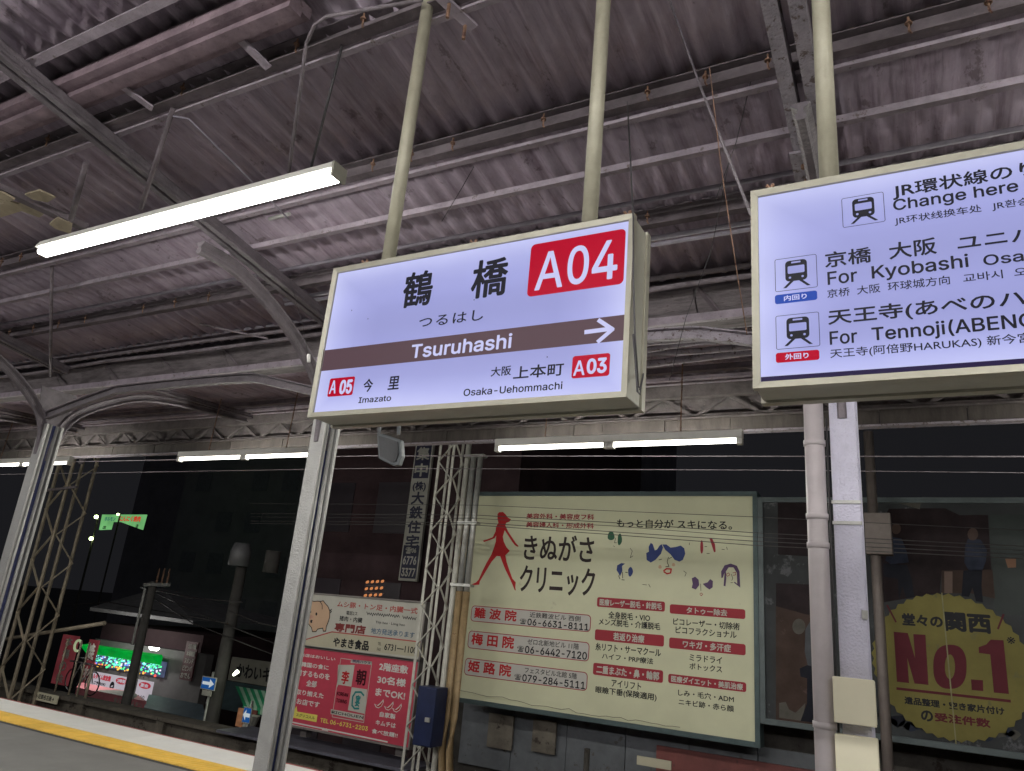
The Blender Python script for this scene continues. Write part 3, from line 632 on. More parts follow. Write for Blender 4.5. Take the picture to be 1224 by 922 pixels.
def signbox(X0, X1, z0, z1, label, poles, polelab, brackets):
    X0, X1 = X0*K, X1*K; z0, z1 = CAMZ+(z0-CAMZ)*K, CAMZ+(z1-CAMZ)*K; poles = [p*K for p in poles]; brackets = [p*K for p in brackets]; Y = 2.5*K
    t = thing('hanging_sign', ((X0+X1)/2, Y+.06, z0), label, 'sign')
    e = .018; d = .11
    obj('casing', MB().box((X0+.004, Y+.0125, z0+.004), (X1-.004, Y+d, z1-.004)), FRAMED, t, bevel=.003)
    f = MB(); n = 4
    o = [(X0, z0), (X1, z0), (X1, z1), (X0, z1)]; i_ = [(X0+e, z0+e), (X1-e, z0+e), (X1-e, z1-e), (X0+e, z1-e)]
    v = [(x, Y-.012, z) for x, z in o]+[(x, Y-.008, z) for x, z in i_]+[(x, Y+.012, z) for x, z in o]+[(x, Y+.012, z) for x, z in i_]
    f.add(v, [(k, (k+1)%4, (k+1)%4+4, k+4) for k in range(4)]+[(k, k+8, (k+1)%4+8, (k+1)%4) for k in range(4)]+[(k+4, (k+1)%4+4, (k+1)%4+12, k+12) for k in range(4)])
    obj('front_frame', f, FRAMEM, t)
    obj('rear_frame', MB().box((X0-.002, Y+d+.001, z0-.002), (X1+.002, Y+d+.03, z1+.002)), FRAMEM, t)
    obj('light_panel', BX((X0+e-.003, Y, z0+e-.003), (X1-e+.003, Y+.011, z1-e+.003)), backlit('backlit_panel_'+('name' if X0 < -1 else 'transfer'), X0+e, X1-e, z0+e, z1-e), t)
    for px in brackets:
        b = MB().tube([(px, Y+.06, z1), (px, Y+.06, z1+.055)], .006, 5).tube([(px+.02, Y+.07, z1), (px-.015, Y+.05, z1+.05)], .005, 5).tube([(px-.02, Y+.06, z1+.042), (px+.02, Y+.06, z1+.036)], .004, 5)
        obj('rusty_bracket', b, RUST, t)
    for px, lb in zip(poles, polelab):
        q = thing('hanger_pole', (px, Y+.072, z1), lb, 'pole', 'cream poles carrying the signs')
        obj('pole_tube', MB().tube([(px, Y+.072, z1-.003), (px, Y+.072, zr(Y+.072)+.06)], .0255, 16), CREAM, q, smooth=True)
        obj('pole_collar', MB().tube([(px, Y+.072, z1+.0), (px, Y+.072, z1+.008)], .029, 16), FRAMEM, q, smooth=True)
    return t
SZ0, SZ1 = 2.432, 3.205
s1 = signbox(-2.482, -.915, SZ0, SZ1, 'backlit white station name sign reading Tsuruhashi with red A04 badge', (-2.237, -1.158),
    ('left cream pole holding the station name sign', 'right cream pole holding the station name sign'), (-2.36, -1.72, -.97))
s2 = signbox(-.464, 1.45, SZ0, SZ1, 'wide backlit transfer sign reading Change here with three train symbols', (-.202, 1.15),
    ('cream pole holding the transfer sign near its left corner', 'cream pole holding the transfer sign past the right edge'), (-.40, .42, 1.2))
Y1 = 2.5*K-.0016; Y2 = Y1-.0016
# station name sign print
a = aY(*Z5(68, 567), Y1); b = aY(*Z5(1085, 378), Y1)
wpoly([(-2.482*K+.0185, a.z), (-.915*K-.0185, a.z), (-.915*K-.0185, b.z), (-2.482*K+.0185, b.z)], Y1, SGB, s1, 'brown_band')
ink('鶴', Z5(331, 360), Z5(446, 226), Y1, SGK, s1, .022); ink('橋', Z5(560, 330), Z5(694, 182), Y1, SGK, s1, .022)
ink('つるはし', Z5(390, 424), Z5(608, 360), Y1, SGK, s1, .012, sp=1.15)
ink('Tsuruhashi', Z5(363, 526), Z5(703, 440), Y2, SGT, s1, .032)
a = aY(*Z5(750, 321), Y1); b = aY(*Z5(1080, 92), Y1); wpoly(rrect(a.x, a.z, b.x, b.z, .016, 5), Y1, SGR, s1, 'red_badge')
a2 = 'A04'
ink('A', Z5(775, 300), Z5(877, 160), Y2, SGT, s1, .012); ink('0', Z5(881, 284), Z5(961, 143), Y2, SGT, s1, .018); ink('4', Z5(964, 270), Z5(1056, 126), Y2, SGT, s1, .018)
strokes([[Z5(946, 437), Z5(1030, 426)]], Y2, .0135, SGT, s1, 'arrow'); strokes([[Z5(990, 398), Z5(1035, 428)], [Z5(1035, 428), Z5(988, 468)]], Y2-.0005, .0125, SGT, s1, 'arrow')
a = aY(*Z5(86, 653), Y1); b = aY(*Z5(180, 584), Y1); wpoly(rrect(a.x, a.z, b.x, b.z, .007), Y1, SGR, s1, 'red_badge')
ink('A', Z5(92, 643), Z5(121, 597), Y2, SGT, s1, .02); ink('05', Z5(124, 645), Z5(174, 593), Y2, SGT, s1, .055)
ink('今', Z5(204, 638), Z5(242, 591), Y1, SGK, s1, .02); ink('里', Z5(287, 630), Z5(330, 582), Y1, SGK, s1, .02)
ink('Imazato', Z5(190, 674), Z5(301, 646), Y1, SGK, s1, .025)
ink('大阪', Z5(630, 586), Z5(700, 548), Y1, SGK, s1, .015); ink('上本町', Z5(704, 595), Z5(875, 537), Y1, SGK, s1, .02)
a = aY(*Z5(539, 651), Y1); b = aY(*Z5(870, 601), Y1); fx = a.x+(b.x-a.x)*.312
ink_w('Osaka', a.x, a.z, fx-.003, b.z, Y1, SGK, s1, .022); ink_w('-Uehommachi', fx+.004, a.z, b.x, b.z, Y1, SGK, s1, .022)
a = aY(*Z5(898, 592), Y1); b = aY(*Z5(1028, 506), Y1); wpoly(rrect(a.x, a.z, b.x, b.z, .008), Y1, SGR, s1, 'red_badge')
ink('A', Z5(904, 583), Z5(945, 530), Y2, SGT, s1, .02); ink('03', Z5(948, 578), Z5(1018, 520), Y2, SGT, s1, .05)
for q in ((545, 128), (168, 365), (222, 393), (575, 330), (818, 520), (790, 303)):
    c = aY(*Z5(*q), Y1); wpoly([(c.x-.002, c.z), (c.x, c.z-.003), (c.x+.002, c.z), (c.x, c.z+.003)], Y1, SGK, s1, 'dirt_speck')
# transfer sign print
a = aY(*Z6(345, 705), Y1); b = aY(*Z6(345, 681), Y1)
wpoly([(-.464*K+.0185, a.z), (1.45*K-.0185, a.z), (1.45*K-.0185, b.z), (-.464*K+.0185, b.z)], Y1, SGN, s2, 'dark_band')
train_icon(Z6(617, 197), Z6(748, 79), Y1, s2); train_icon(Z6(398, 405), Z6(531, 281), Y1, s2); train_icon(Z6(401, 592), Z6(539, 468), Y1, s2)
def icn(bl, tr, m, s):
    a = aY(*bl, Y1); b = aY(*tr, Y1); wpoly(rrect(a.x, a.z, b.x, b.z, .006), Y1, m, s2, 'colour_tag')
    w = b.x-a.x; h = b.z-a.z; ink_w(s, a.x+w*.22, a.z+h*.2, b.x-w*.24, b.z-h*.2, Y2, SGT, s2, .03)
icn(Z6(397, 445), Z6(533, 399), SGBL, '内回り'); icn(Z6(400, 635), Z6(540, 591), SGR, '外回り')
def line2(s, zb, xl, base, top, xr, vis, total, bold, m=SGK):
    pass
# each line: ink from seen lower-left point; width from the seen scale, running on past the frame
def run(s, bl, h_top, chars_vis, xr_vis, bold=.012, sp=1.0):
    """bl: seen lower-left point, h_top: seen point at cap height above, xr_vis: seen x reached by the first chars_vis characters"""
    a = aY(*bl, Y1); b = aY(*h_top, Y1); c = aY(*xr_vis, Y1)
    k = bpy.data.curves.new('t', 'FONT'); k.size = 1; k.space_character = sp; latin(k, s)
    q = bpy.data.objects.new('t', k); COL.objects.link(q)
    def wid(x):
        k.body = x; bpy.context.view_layer.update(); me = bpy.data.meshes.new_from_object(q); xs = [v.co.x for v in me.vertices]; bpy.data.meshes.remove(me); return min(xs), max(xs)
    l0, w0 = wid(s[:chars_vis]); l1, w1 = wid(s)
    bpy.data.objects.remove(q); bpy.data.curves.remove(k)
    full = (c.x-a.x)*(w1-l1)/(w0-l0)
    ink_w(s, a.x, a.z, min(a.x+full, 1.41*K), b.z, Y1, SGK, s2, bold, 0, 'lettering', sp)
run('JR環状線のりば', Z6(780, 108), Z6(780, 56), 5, Z6(1088, 50), .02)
run('Change here for JR Osaka Loop Line', Z6(782, 152), Z6(782, 105), 11, Z6(1187, 88), .02)
run('JR环状线换车处   JR환승', Z6(786, 191), Z6(786, 163), 8, Z6(1068, 150), .008)
run('京橋', Z6(560, 328), Z6(560, 277), 2, Z6(710, 300), .02)
run('大阪', Z6(768, 301), Z6(768, 247), 2, Z6(922, 270), .02)
run('ユニバーサルシティ方面', Z6(990, 272), Z6(990, 222), 2, Z6(1150, 250), .02)
run('For', Z6(568, 383), Z6(568, 340), 3, Z6(664, 365), .02)
run('Kyobashi', Z6(712, 373), Z6(712, 320), 8, Z6(1026, 320), .02)
run('Osaka   Universal City', Z6(1075, 329), Z6(1075, 285), 3, Z6(1202, 300), .02)
run('京桥  大阪  环球城方向', Z6(567, 425), Z6(567, 397), 13, Z6(964, 370), .008)
run('교바시  오사카', Z6(1008, 375), Z6(1008, 347), 3, Z6(1135, 350), .008)
run('天王寺(あべのハルカス)方面', Z6(570, 520), Z6(570, 463), 7, Z6(1110, 450), .02)
run('For', Z6(575, 577), Z6(575, 533), 3, Z6(664, 560), .02)
run('Tennoji(ABENO HARUKAS)', Z6(712, 574), Z6(712, 518), 8, Z6(975, 520), .02)
run('天王寺(阿倍野HARUKAS) 新今宮', Z6(577, 624), Z6(577, 590), 16, Z6(1065, 560), .008)
# cables hanging in front of the station name sign's right edge
rodp('loose_cable', [aY(750, 122, 2.3), aY(753, 180, 2.1), aY(757, 262, 1.82), aY(757, 330, 1.815), aY(759, 400, 1.815), aY(763, 462, 1.815)], .0028, WIREM, 'thin black cable hanging down over the right end of the station name sign', 'cable', n=5)
t = thing('cable_tie_knot', tuple(aY(763, 470, 1.81)), 'knotted black cable end at the lower right corner of the station name sign', 'cable knot')
obj('cable_loop', MB().tube([aY(757, 400, 1.81), aY(760, 437, 1.81), aY(762, 468, 1.81), aY(765, 472, 1.8), aY(766, 464, 1.815), aY(762, 462, 1.81)], .003, 5), WIREM, t, smooth=True)
obj('cable_tail', MB().tube([aY(765, 466, 1.815), aY(768, 452, 1.92), aY(769, 446, 1.98)], .003, 5), WIREM, t, smooth=True)
# floodlight/monitor seen from behind, below the station name sign
c = aY(463, 538, 4.6)
t = thing('hanging_monitor', tuple(c), 'dark grey hooded monitor hanging on two straps below the station name sign', 'monitor')
hx = [aY(*p, 4.6) for p in ((450, 517), (452, 548), (470, 557), (476, 556), (480, 545), (479, 526), (462, 520))]
m_ = MB(); n = len(hx); bk = [p+Vector((0, .05, 0)) for p in hx]; m_.add(hx+bk, [tuple(range(n-1, -1, -1)), tuple(range(n, 2*n))]+[(k, (k+1)%n, (k+1)%n+n, k+n) for k in range(n)])
obj('monitor_case', m_, SPKM, t, bevel=.008)
hc = sum(hx, Vector())/n; inn = [hc+(p-hc)*.78+Vector((0, -.003, 0)) for p in hx]
obj('monitor_hood', MB().add(inn+[p+Vector((0,-.01,0)) for p in inn], [tuple(range(2*n-1, n-1, -1))]+[(k, (k+1)%n, (k+1)%n+n, k+n) for k in range(n)]), mat('dark_screen_back', (.04, .042, .045), .4, 0, .1, 5), t)
for px in (453, 476): obj('strap', MB().beam(aY(px, 520, 4.65), aY(px+4, 470, 4.65), .03, .006, (0,1,0)), SPKM, t)
# ================================================================== right column: boxes, drainpipe
t = thing('drainpipe', (-.43, 3.98, 0), 'grey plastic drainpipe standing left of the lilac-lit column', 'drainpipe')
pa, pb = aY(975, 485, 3.98), aY(988, 922, 3.98)
obj('pipe_tube', MB().tube([(-.44, 3.98, 0), (-.44, 3.98, 3.45)], .048, 18), PVC, t, smooth=True)
for py in (527, 616, 651, 868):
    z = aY(985, py, 3.93).z; obj('pipe_collar', MB().tube([(-.44, 3.98, z-.014), (-.44, 3.98, z+.014)], .053, 18), PVC, t, smooth=True)
t = thing('cable_run', (-.383, 4.0, 0), 'slim dark cable clipped between the drainpipe and lilac-lit column', 'cable')
obj('cable_line', MB().tube([(-.383, 4.0, 0), (-.385, 4.0, 1.8), (-.381, 4.0, 2.75)], .005, 6), WIREM, t, smooth=True)
for (y0, y1, lb) in ((812, 866, 'upper cream plastic box strapped to the lilac-lit column'), (881, 940, 'lower cream plastic box strapped to the lilac-lit column')):
    za, zb = aY(1025, y1, 3.93).z, aY(1025, y0, 3.93).z
    q = thing('cream_box', (-.31, 3.93, za), lb, 'box', 'cream boxes on the lilac column')
    obj('box_body', BX((-.392, 3.925, za), (-.222, 4.0, zb)), CBOX, q, bevel=.006)
    obj('box_lid', BX((-.394, 3.915, za-.003), (-.220, 3.9245, zb+.003)), CBOX, q, bevel=.004)
for k, py in enumerate((600, 625)):
    z = aY(1015, py, 3.99).z; obj('steel_band', MB().box((-.372, 3.992, z-.008), (-.238, 3.9995, z+.008)), GALV, label=('upper' if k == 0 else 'lower')+' thin steel band round the lilac-lit column', cat='band', group='steel bands on the lilac column')
z = aY(1030, 735, 4.0).z; obj('column_clip', BX((-.262, 3.985, z-.02), (-.236, 3.9985, z+.02)), GALV, label='small metal clip on the right edge of the lilac-lit column', cat='clip')
# ================================================================== ACROSS THE TRACK
# gantry pipes/wires along the platform
def wire(P, r, label, m=WIREM, cat='wire', grp='overhead wires across the track', name='overhead_wire'):
    return obj(name, MB().tube(P, r, 5), m, label=label, cat=cat, group=grp, smooth=True)
OW = mat('overhead_wire_metal', (.05, .045, .045), .5, .3, .1, 5, bump=0)
wire([aY(-100, 556, 7.2), aY(440, 545, 7.2), aY(1300, 546, 7.2)], .006, 'pale cable running level just below the edge lamps', CONDD)
wire([aY(-100, 569, 7.6), aY(440, 560, 7.6), aY(900, 562, 7.6), aY(1300, 566, 7.6)], .004, 'second thin cable below the edge lamps', CONDD)
for k, (l, mdl, r) in enumerate(((604, 611, 626), (616, 625, 645), (620, 629, 650), (625, 636, 655), (628, 639.5, 660))):
    wire([aY(300, l-2, 9.0), aY(571, l, 9.0), aY(735, mdl, 9.0), aY(900, r-8, 9.0), aY(1260, r+10, 9.0)], .0045 if k in (1, 3, 4) else .0035, ('topmost', 'second', 'third', 'fourth', 'lowest')[k]+' overhead wire crossing in front of the clinic billboard', OW)
# billboard 1: clinic
BY = 11.0
def board(X0, X1, z0, z1, name, label, face, frame, fw=.09, d=.25, legs=(), cat='billboard', legz=-5.5):
    t = thing(name, ((X0+X1)/2, BY, z0), label, cat)
    obj('face_panel', BX((X0, BY, z0), (X1, BY+.03, z1)), face, t)
    f = MB()
    f.box((X0-fw, BY-.04, z1+.001), (X1+fw, BY+d, z1+fw)).box((X0-fw, BY-.04, z0-fw), (X1+fw, BY+d, z0-.001)).box((X0-fw, BY-.04, z0-.001), (X0-.001, BY+d, z1+.001)).box((X1+.001, BY-.04, z0-.001), (X1+fw, BY+d, z1+.001))
    obj('board_frame', f, frame, t)
    for lx in legs: obj('post', BX((lx-.07, BY+.05+d, legz), (lx+.07, BY+.19+d, z1)), frame, t)
    return t
cl = board(-6.685, -2.07, .415, 3.65, 'clinic_billboard', 'ivory clinic billboard with walking woman silhouette and telephone numbers', CLINIC, CLFR, fw=.065, legs=())
BRBK = mat('brown_black_print', (.045, .035, .035), .5, bump=0, spec=.06); B1 = BY-.003; B2 = BY-.006
wom = [(240,148),(272,146),(292,165),(310,190),(335,205),(322,222),(296,232),(290,252),(312,300),(345,350),(372,390),(395,415),(388,420),(365,408),(340,375),(305,320),(285,290),(270,340),(278,380),(300,425),(325,452),(290,487),(300,540),(320,600),(345,670),(372,700),(368,735),(372,765),(362,758),(345,715),(325,670),(290,600),(262,530),(250,495),(222,492),(180,540),(150,590),(120,640),(90,690),(84,718),(28,722),(28,714),(60,700),(80,678),(110,610),(140,550),(180,480),(195,440),(215,380),(218,330),(205,352),(160,370),(120,383),(115,370),(140,365),(190,345),(212,300),(218,260),(235,232),(228,200),(228,165)]
poly([ZW(*p) for p in wom], B1, REDP, cl, 'woman_silhouette')
ink('美容外科・美容皮フ科', ZW(455, 200), ZW(990, 163), B1, MAROON, cl, .03)
ink('美容婦人科・形成外科', ZW(453, 266), ZW(988, 233), B1, MAROON, cl, .03)
ink('きぬがさ', ZW(428, 520), ZW(992, 335), B1, BRBK, cl, .018)
ink('クリニック', ZW(395, 776), ZW(1000, 592), B1, BRBK, cl, .018)
ink('もっと自分が スキになる。', ZF(165, 187), ZF(1010, 138), B1, BLK, cl, .02)
# drawings of faces
def blob(c, rx, rz, Yp, m, par, sq=1.0, Z=ZF, n=14, wob=.12, ph=0):
    return poly([Z(c[0]+rx*(1+wob*sin(3*k*2*pi/n+ph))*cos(2*pi*k/n), c[1]+rz*(1+wob*cos(2*k*2*pi/n+ph))*sin(2*pi*k/n)) for k in range(n)], Yp, m, par, 'drawing')
def sk(L, w=.012, m=BLK, Z=ZF): strokes([[Z(*p) for p in l] for l in L], B2, w, m, cl)
blob((125, 250), 25, 35, B1, GREENP, cl); blob((188, 275), 16, 45, B1, GREENP, cl, ph=1)
sk([[(158, 265), (150, 300), (165, 300)], [(143, 322), (150, 328)]], .008)
poly([ZF(*p) for p in ((415,300),(400,330),(402,365),(382,375),(385,425),(415,445),(450,425),(490,380),(505,335),(495,310),(480,320),(460,350),(445,355),(430,310))], B1, BLUEP, cl, 'drawing')
poly([ZF(*p) for p in ((500,312),(530,312),(560,335),(600,330),(635,320),(660,340),(668,380),(650,425),(625,438),(590,425),(560,385),(520,350))], B1, BLUEP, cl, 'drawing')
sk([[(545, 405), (535, 440), (548, 472), (525, 475)], [(475, 425), (495, 420)], [(550, 415), (570, 405)]], .009)
strokes([[ZF(*p) for p in ((510,505),(530,490),(565,492),(560,520),(535,527),(512,512))]], B2, .02, REDP, cl)
blob((483, 476), 12, 15, B1, SKINP, cl); blob((582, 460), 12, 14, B1, SKINP, cl)
poly([ZF(*p) for p in ((165,500),(170,465),(200,448),(228,452),(205,470),(208,505),(190,545),(178,520))], B1, BLUEP, cl, 'drawing'); blob((266, 512), 18, 34, B1, BLUEP, cl, ph=2)
sk([[(208, 515), (210, 558)], [(230, 515), (245, 518)], [(203, 570), (222, 572)], [(180, 540), (190, 565)]], .01)
blob((788, 330), 11, 52, B1, MAROON, cl, wob=.05); poly([ZF(*p) for p in ((845,268),(865,270),(885,310),(890,365),(878,370),(862,320))], B1, MAROON, cl, 'drawing')
sk([[(825, 378), (845, 378)], [(810, 328), (825, 328)]], .008)
PUR = mat('purple_print', (.11, .07, .14), .5, 0, .1, 3, bump=0)
poly([ZF(*p) for p in ((715,560),(740,548),(765,570),(770,610),(745,642),(715,630),(722,600))], B1, PUR, cl, 'drawing'); poly([ZF(*p) for p in ((795,600),(830,590),(850,565),(870,580),(868,625),(845,642),(820,625))], B1, PUR, cl, 'drawing')
sk([[(780, 600), (782, 650)]], .007); strokes([[ZF(*p) for p in ((775,672),(785,667),(795,676),(785,688),(775,678))]], B2, .008, MAROON, cl)
poly([ZF(*p) for p in ((932,558),(930,510),(955,465),(1000,452),(1045,468),(1065,510),(1070,628),(1022,590),(1030,585),(1048,600),(1045,520),(1020,480),(985,480),(965,510),(968,560),(962,618),(948,615),(955,520),(942,555))], B1, PUR, cl, 'drawing')
sk([[(1005, 530), (1015, 560), (1008, 575)], [(1000, 592), (1015, 592)]], .007); strokes([[ZF(*p) for p in ((965,530),(985,520),(995,535),(975,545),(965,530))], [ZF(*p) for p in ((1015,520),(1038,515),(1035,535),(1018,538))]], B2, .007, MAROON, cl)
sk([[(265, 340), (280, 360), (265, 410), (285, 395)], [(655, 505), (675, 520), (665, 545)], [(935, 348), (955, 350)], [(970, 330), (975, 350)], [(355, 605), (385, 608)], [(400, 603), (412, 625)], [(698, 300), (697, 316)]], .007)
# branch boxes
for (y0, nm, s1_, s2_) in ((0, '難 波 院', '近鉄難波ビル 西側', '☎06-6631-8111'), (1, '梅 田 院', 'ゼロ北新地ビル 11階', '☎06-6442-7120'), (2, '姫 路 院', 'フェスタビル北館 5階', '☎079-284-5111')):
    q = [((60, 468), (452, 448)), ((50, 555), (447, 537)), ((39, 642), (441, 634))][y0]
    a = aY(*ZB(*q[0]), B1); b = aY(*ZB(*q[1]), B1); 
    wpoly(rrect(a.x, a.z, b.x, b.z, .06), B1, MAROON, cl, 'branch_box'); wpoly(rrect(a.x+.012, a.z+.012, b.x-.012, b.z-.012, .05), B1-.0015, mat('pale_lilac_print', (.52, .50, .47), .5, 0, .04, 3, bump=0), cl, 'branch_box')
    w = b.x-a.x; h = b.z-a.z; YY = B1-.003
    ink_w(nm, a.x+w*.03, a.z+h*.22, a.x+w*.40, b.z-h*.10, YY, REDP, cl, .035)
    ink_w(s1_, a.x+w*.51, a.z+h*.56, a.x+w*.92, b.z-h*.12, YY, BLK, cl, .01)
    ink_w('☎', a.x+w*.43, a.z+h*.12, a.x+w*.485, a.z+h*.44, YY, BLK, cl, .01); ink_w(s2_[1:], a.x+w*.495, a.z+h*.08, a.x+w*.985, a.z+h*.48, YY, BLK, cl, .03)
for (bl, tr, s) in (((470, 421), (691, 405), '医療レーザー脱毛・針脱毛'), ((463, 529), (688, 514), '若返り治療'), ((457, 641), (685, 628), '二重まぶた・鼻・輪郭'), ((706, 443), (951, 430), 'タトゥー除去'), ((704, 555), (952, 543), 'ワキガ・多汗症'), ((701, 668), (954, 667), '医療ダイエット・美肌治療')):
    a = aY(*ZB(*bl), B1); b = aY(*ZB(*tr), B1)
    a.z -= 0; h = b.z-a.z
    wpoly(rrect(a.x, a.z, b.x, b.z, .03), B1, MAROON, cl, 'red_heading'); w = b.x-a.x
    k = min(.46, len(s)*.045)
    ink_w(s, a.x+w*(.5-k), a.z+h*.15, a.x+w*(.5+k), b.z-h*.15, B1-.003, GREYW, cl, .03)
for (bl, tr, s) in (((507, 459), (643, 446), '全身脱毛・VIO'), ((476, 480), (676, 474), 'メンズ脱毛・介護脱毛'), ((717, 480), (933, 474), 'ピコレーザー・切除術'), ((725, 507), (923, 501), 'ピコフラクショナル'),
        ((465, 562), (678, 558), '糸リフト・サーマクール'), ((486, 590), (653, 588), 'ハイフ・PRP療法'), ((770, 596), (876, 585), 'ミラドライ'), ((770, 624), (876, 614), 'ボトックス'),
        ((517, 680), (614, 668), 'アイリフト'), ((465, 703), (664, 703), '眼瞼下垂(保険適用)'), ((733, 709), (914, 711), 'しみ・毛穴・ADM'), ((735, 739), (914, 742), 'ニキビ跡・赤ら顔')):
    ink(s, ZB(*bl), ZB(*tr), B1, BLK, cl, .02)
# under the board: panels
t = thing('shed_wall', (-4.5, 11.6, -5.5), 'dark blue grey metal panels on the building below the clinic billboard', 'wall')
for k in range(6):
    a = -6.9+k*.95; obj('metal_panel', BX((a+.006, 11.58+.006*(k % 2), -.62), (a+.944, 11.64, .30)), PANM, t)
obj('lower_wall', BX((-7.2, 11.66, -5.5), (4.6, 11.9, 3.4)), CONCD, t)
obj('red_panel', BX((-3.55, 11.5, -1.2), (-1.35, 11.56, .12)), REDBR, t)
obj('stained_panel', BX((-6.35, 11.50, -.3), (-5.9, 11.54, .2)), CONC, t)
obj('stained_panel', BX((-5.55, 11.50, -.25), (-5.15, 11.54, .22)), CONC, t)
c = aY(778, 912, 10.9); obj('small_plate', BX((c.x-.2, 10.9, c.z-.05), (c.x+.28, 10.93, c.z+.06)), BEIGE, label='small cream plate under the clinic billboard', cat='plate')
rodp('capped_pipe', [aY(700, 925, 10.8)+Vector((0,0,-.6)), aY(702, 895, 10.8)], .045, CONCD, 'short capped pipe standing under the clinic billboard', 'pipe')
# tangle of thin wire along lower edge of clinic board
pts = [aY(*ZB(20+i*24, 695+i*4.1+random.uniform(-6, 6)), 10.93) for i in range(31)]
rodp('wire_tangle', pts, .0028, WIREM, 'thin tangled wire along the lower edge of the clinic billboard', 'wire', n=4)
# billboard 2: movers poster with round badge
mv = board(-1.93, 2.75, .72, 3.56, 'movers_billboard', 'dim photographic billboard with a round yellow No.1 badge', PGREY, mat('grey_green_frame', (.08, .10, .105), .5, .2, .2, 6), fw=.07, legs=())
def pp(pts, Z, m, k, name='printed_shape'): return poly([Z(*p) for p in pts], BY-.002*k, m, mv, name)
ZC2 = ZM(900, 560, 160/408)
pp([(70,350),(195,355),(205,790),(70,775)], ZC2, PBROWN, 1); pp([(75,95),(185,90),(195,350),(78,340)], ZC2, PDARK, 1); pp([(66,262),(195,270),(195,352),(66,345)], ZC2, PGREY, 2)
pp([(70,350),(195,355),(198,450),(160,445),(70,420)], ZC2, PDARK, 2)
c = [ (140+20*cos(k*pi/8), 482+24*sin(k*pi/8)) for k in range(16)]; pp(c, ZC2, PPALE, 3)
pp([(160,490),(175,465),(205,460),(215,620),(170,615),(158,560)], ZC2, mat('poster_grey_shirt', (.07,.075,.085), .4, 0, .2, 5, bump=0), 3, 'printed_person')
pp([(142,610),(165,600),(215,610),(218,740),(190,775),(145,770),(165,715),(165,640),(145,635)], ZC2, PNAVY, 4, 'printed_person')
pp([(80,715),(100,712),(110,735),(130,745),(160,715),(150,770),(80,760)], ZC2, PPALE, 3)
# room with figures
pp([(150,315),(455,310),(530,345),(695,350),(715,650),(440,660),(430,780),(120,830),(100,400)], ZK, PDARK, 1)
pp([(330,250),(900,250),(900,345),(540,350),(460,312),(330,312)], ZK, PGREY, 2); pp([(700,345),(900,345),(900,900),(735,900),(712,600)], ZK, mat('poster_green_grey', (.04,.048,.047), .35, 0, .2, 2, bump=0), 2)
pp([(440,655),(720,650),(735,810),(600,780),(440,780)], ZK, PBROWN, 3)
pp([(455,660),(500,660),(500,780),(455,780)], ZK, mat('poster_wood', (.13,.09,.075), .4, 0, .2, 2, bump=0), 4)
# printed people
for P, m in (([(585,480),(655,485),(690,540),(685,600),(665,655),(590,655),(565,610),(570,520)], PBLUE), ([(560,655),(665,650),(660,740),(668,830),(630,825),(610,750),(590,800),(550,795),(555,720)], PNAVY),
             ([(165,470),(220,480),(245,540),(260,610),(160,620),(130,600),(150,520)], PBLUE), ([(120,615),(250,625),(275,700),(290,800),(245,805),(225,740),(205,822),(200,700),(120,690)], PNAVY)):
    pp(P, ZK, m, 5, 'printed_person')
SKD = mat('poster_skin', (.075, .05, .043), .4, 0, .2, 3, bump=0)
for cx, cy, r in ((612, 455, 30), (190, 425, 26)): pp([(cx+r*cos(k*pi/7), cy+1.15*r*sin(k*pi/7)) for k in range(14)], ZK, SKD, 6, 'printed_person')
pp([(790,590),(850,590),(850,638),(805,640)], ZK, mat('poster_orange', (.20,.11,.07), .4, 0, .2, 3, bump=0), 4)
pp([(205,255),(325,285),(320,318),(205,285)], ZK, PPALE, 4)
# clutter strip at poster bottom
cl2 = []
for k in range(22):
    u = ZN(40+k*38+random.uniform(-8, 8), 700+k*5+random.uniform(0, 60)); s_ = random.uniform(5, 10)
    poly([(u[0]+s_*cos(a)*random.uniform(.7, 1.2), u[1]+s_*.8*sin(a)*random.uniform(.7, 1.2)) for a in [i*pi/4 for i in range(8)]], BY-.006, random.choice((PBLUE, PGREY, PPALE, PNAVY, PBLUE)), mv, 'printed_clutter')
# badge
ctr = aY(*ZN(435, 440), BY); rad = aY(*ZN(848, 440), BY).x-ctr.x; rad = .5*((aY(*ZN(405, 40), BY).z-aY(*ZN(470, 860), BY).z))
wpoly([(ctr.x+rad*(1 if k % 2 else .965)*cos(k*pi/44), ctr.z+rad*(1 if k % 2 else .965)*sin(k*pi/44)) for k in range(88)], BY-.016, YELD, mv, 'yellow_badge')
D = BY-.018
ink('堂々の', ZN(178, 218), ZN(398, 165), D, BLK, mv, .045); ink('関西', ZN(412, 250), ZN(662, 160), D, BLK, mv, .05)
poly([ZN(*p) for p in ((130,255),(208,262),(248,400),(238,268),(305,272),(322,548),(245,540),(205,400),(215,538),(148,530))], D, MARD, mv, 'lettering')
oc = [(440+92*math.copysign(abs(cos(a))**.8, cos(a)), 448+122*math.copysign(abs(sin(a))**.8, sin(a))) for a in [k*pi/16 for k in range(32)]]
ic = [(440+28*cos(a), 448+68*sin(a)) for a in [k*pi/16 for k in range(32)]]
w_ = [aY(*ZN(*p), D) for p in oc+ic]; obj('lettering', MB().add(w_, [(k, (k+1)%32, (k+1)%32+32, k+32) for k in range(32)]), MARD, mv)
poly([ZN(*p) for p in ((556,517),(622,522),(624,582),(560,576))], D, MARD, mv, 'lettering')
poly([ZN(*p) for p in ((598,340),(640,325),(665,298),(735,302),(765,598),(682,590),(662,380),(600,372))], D, MARD, mv, 'lettering')
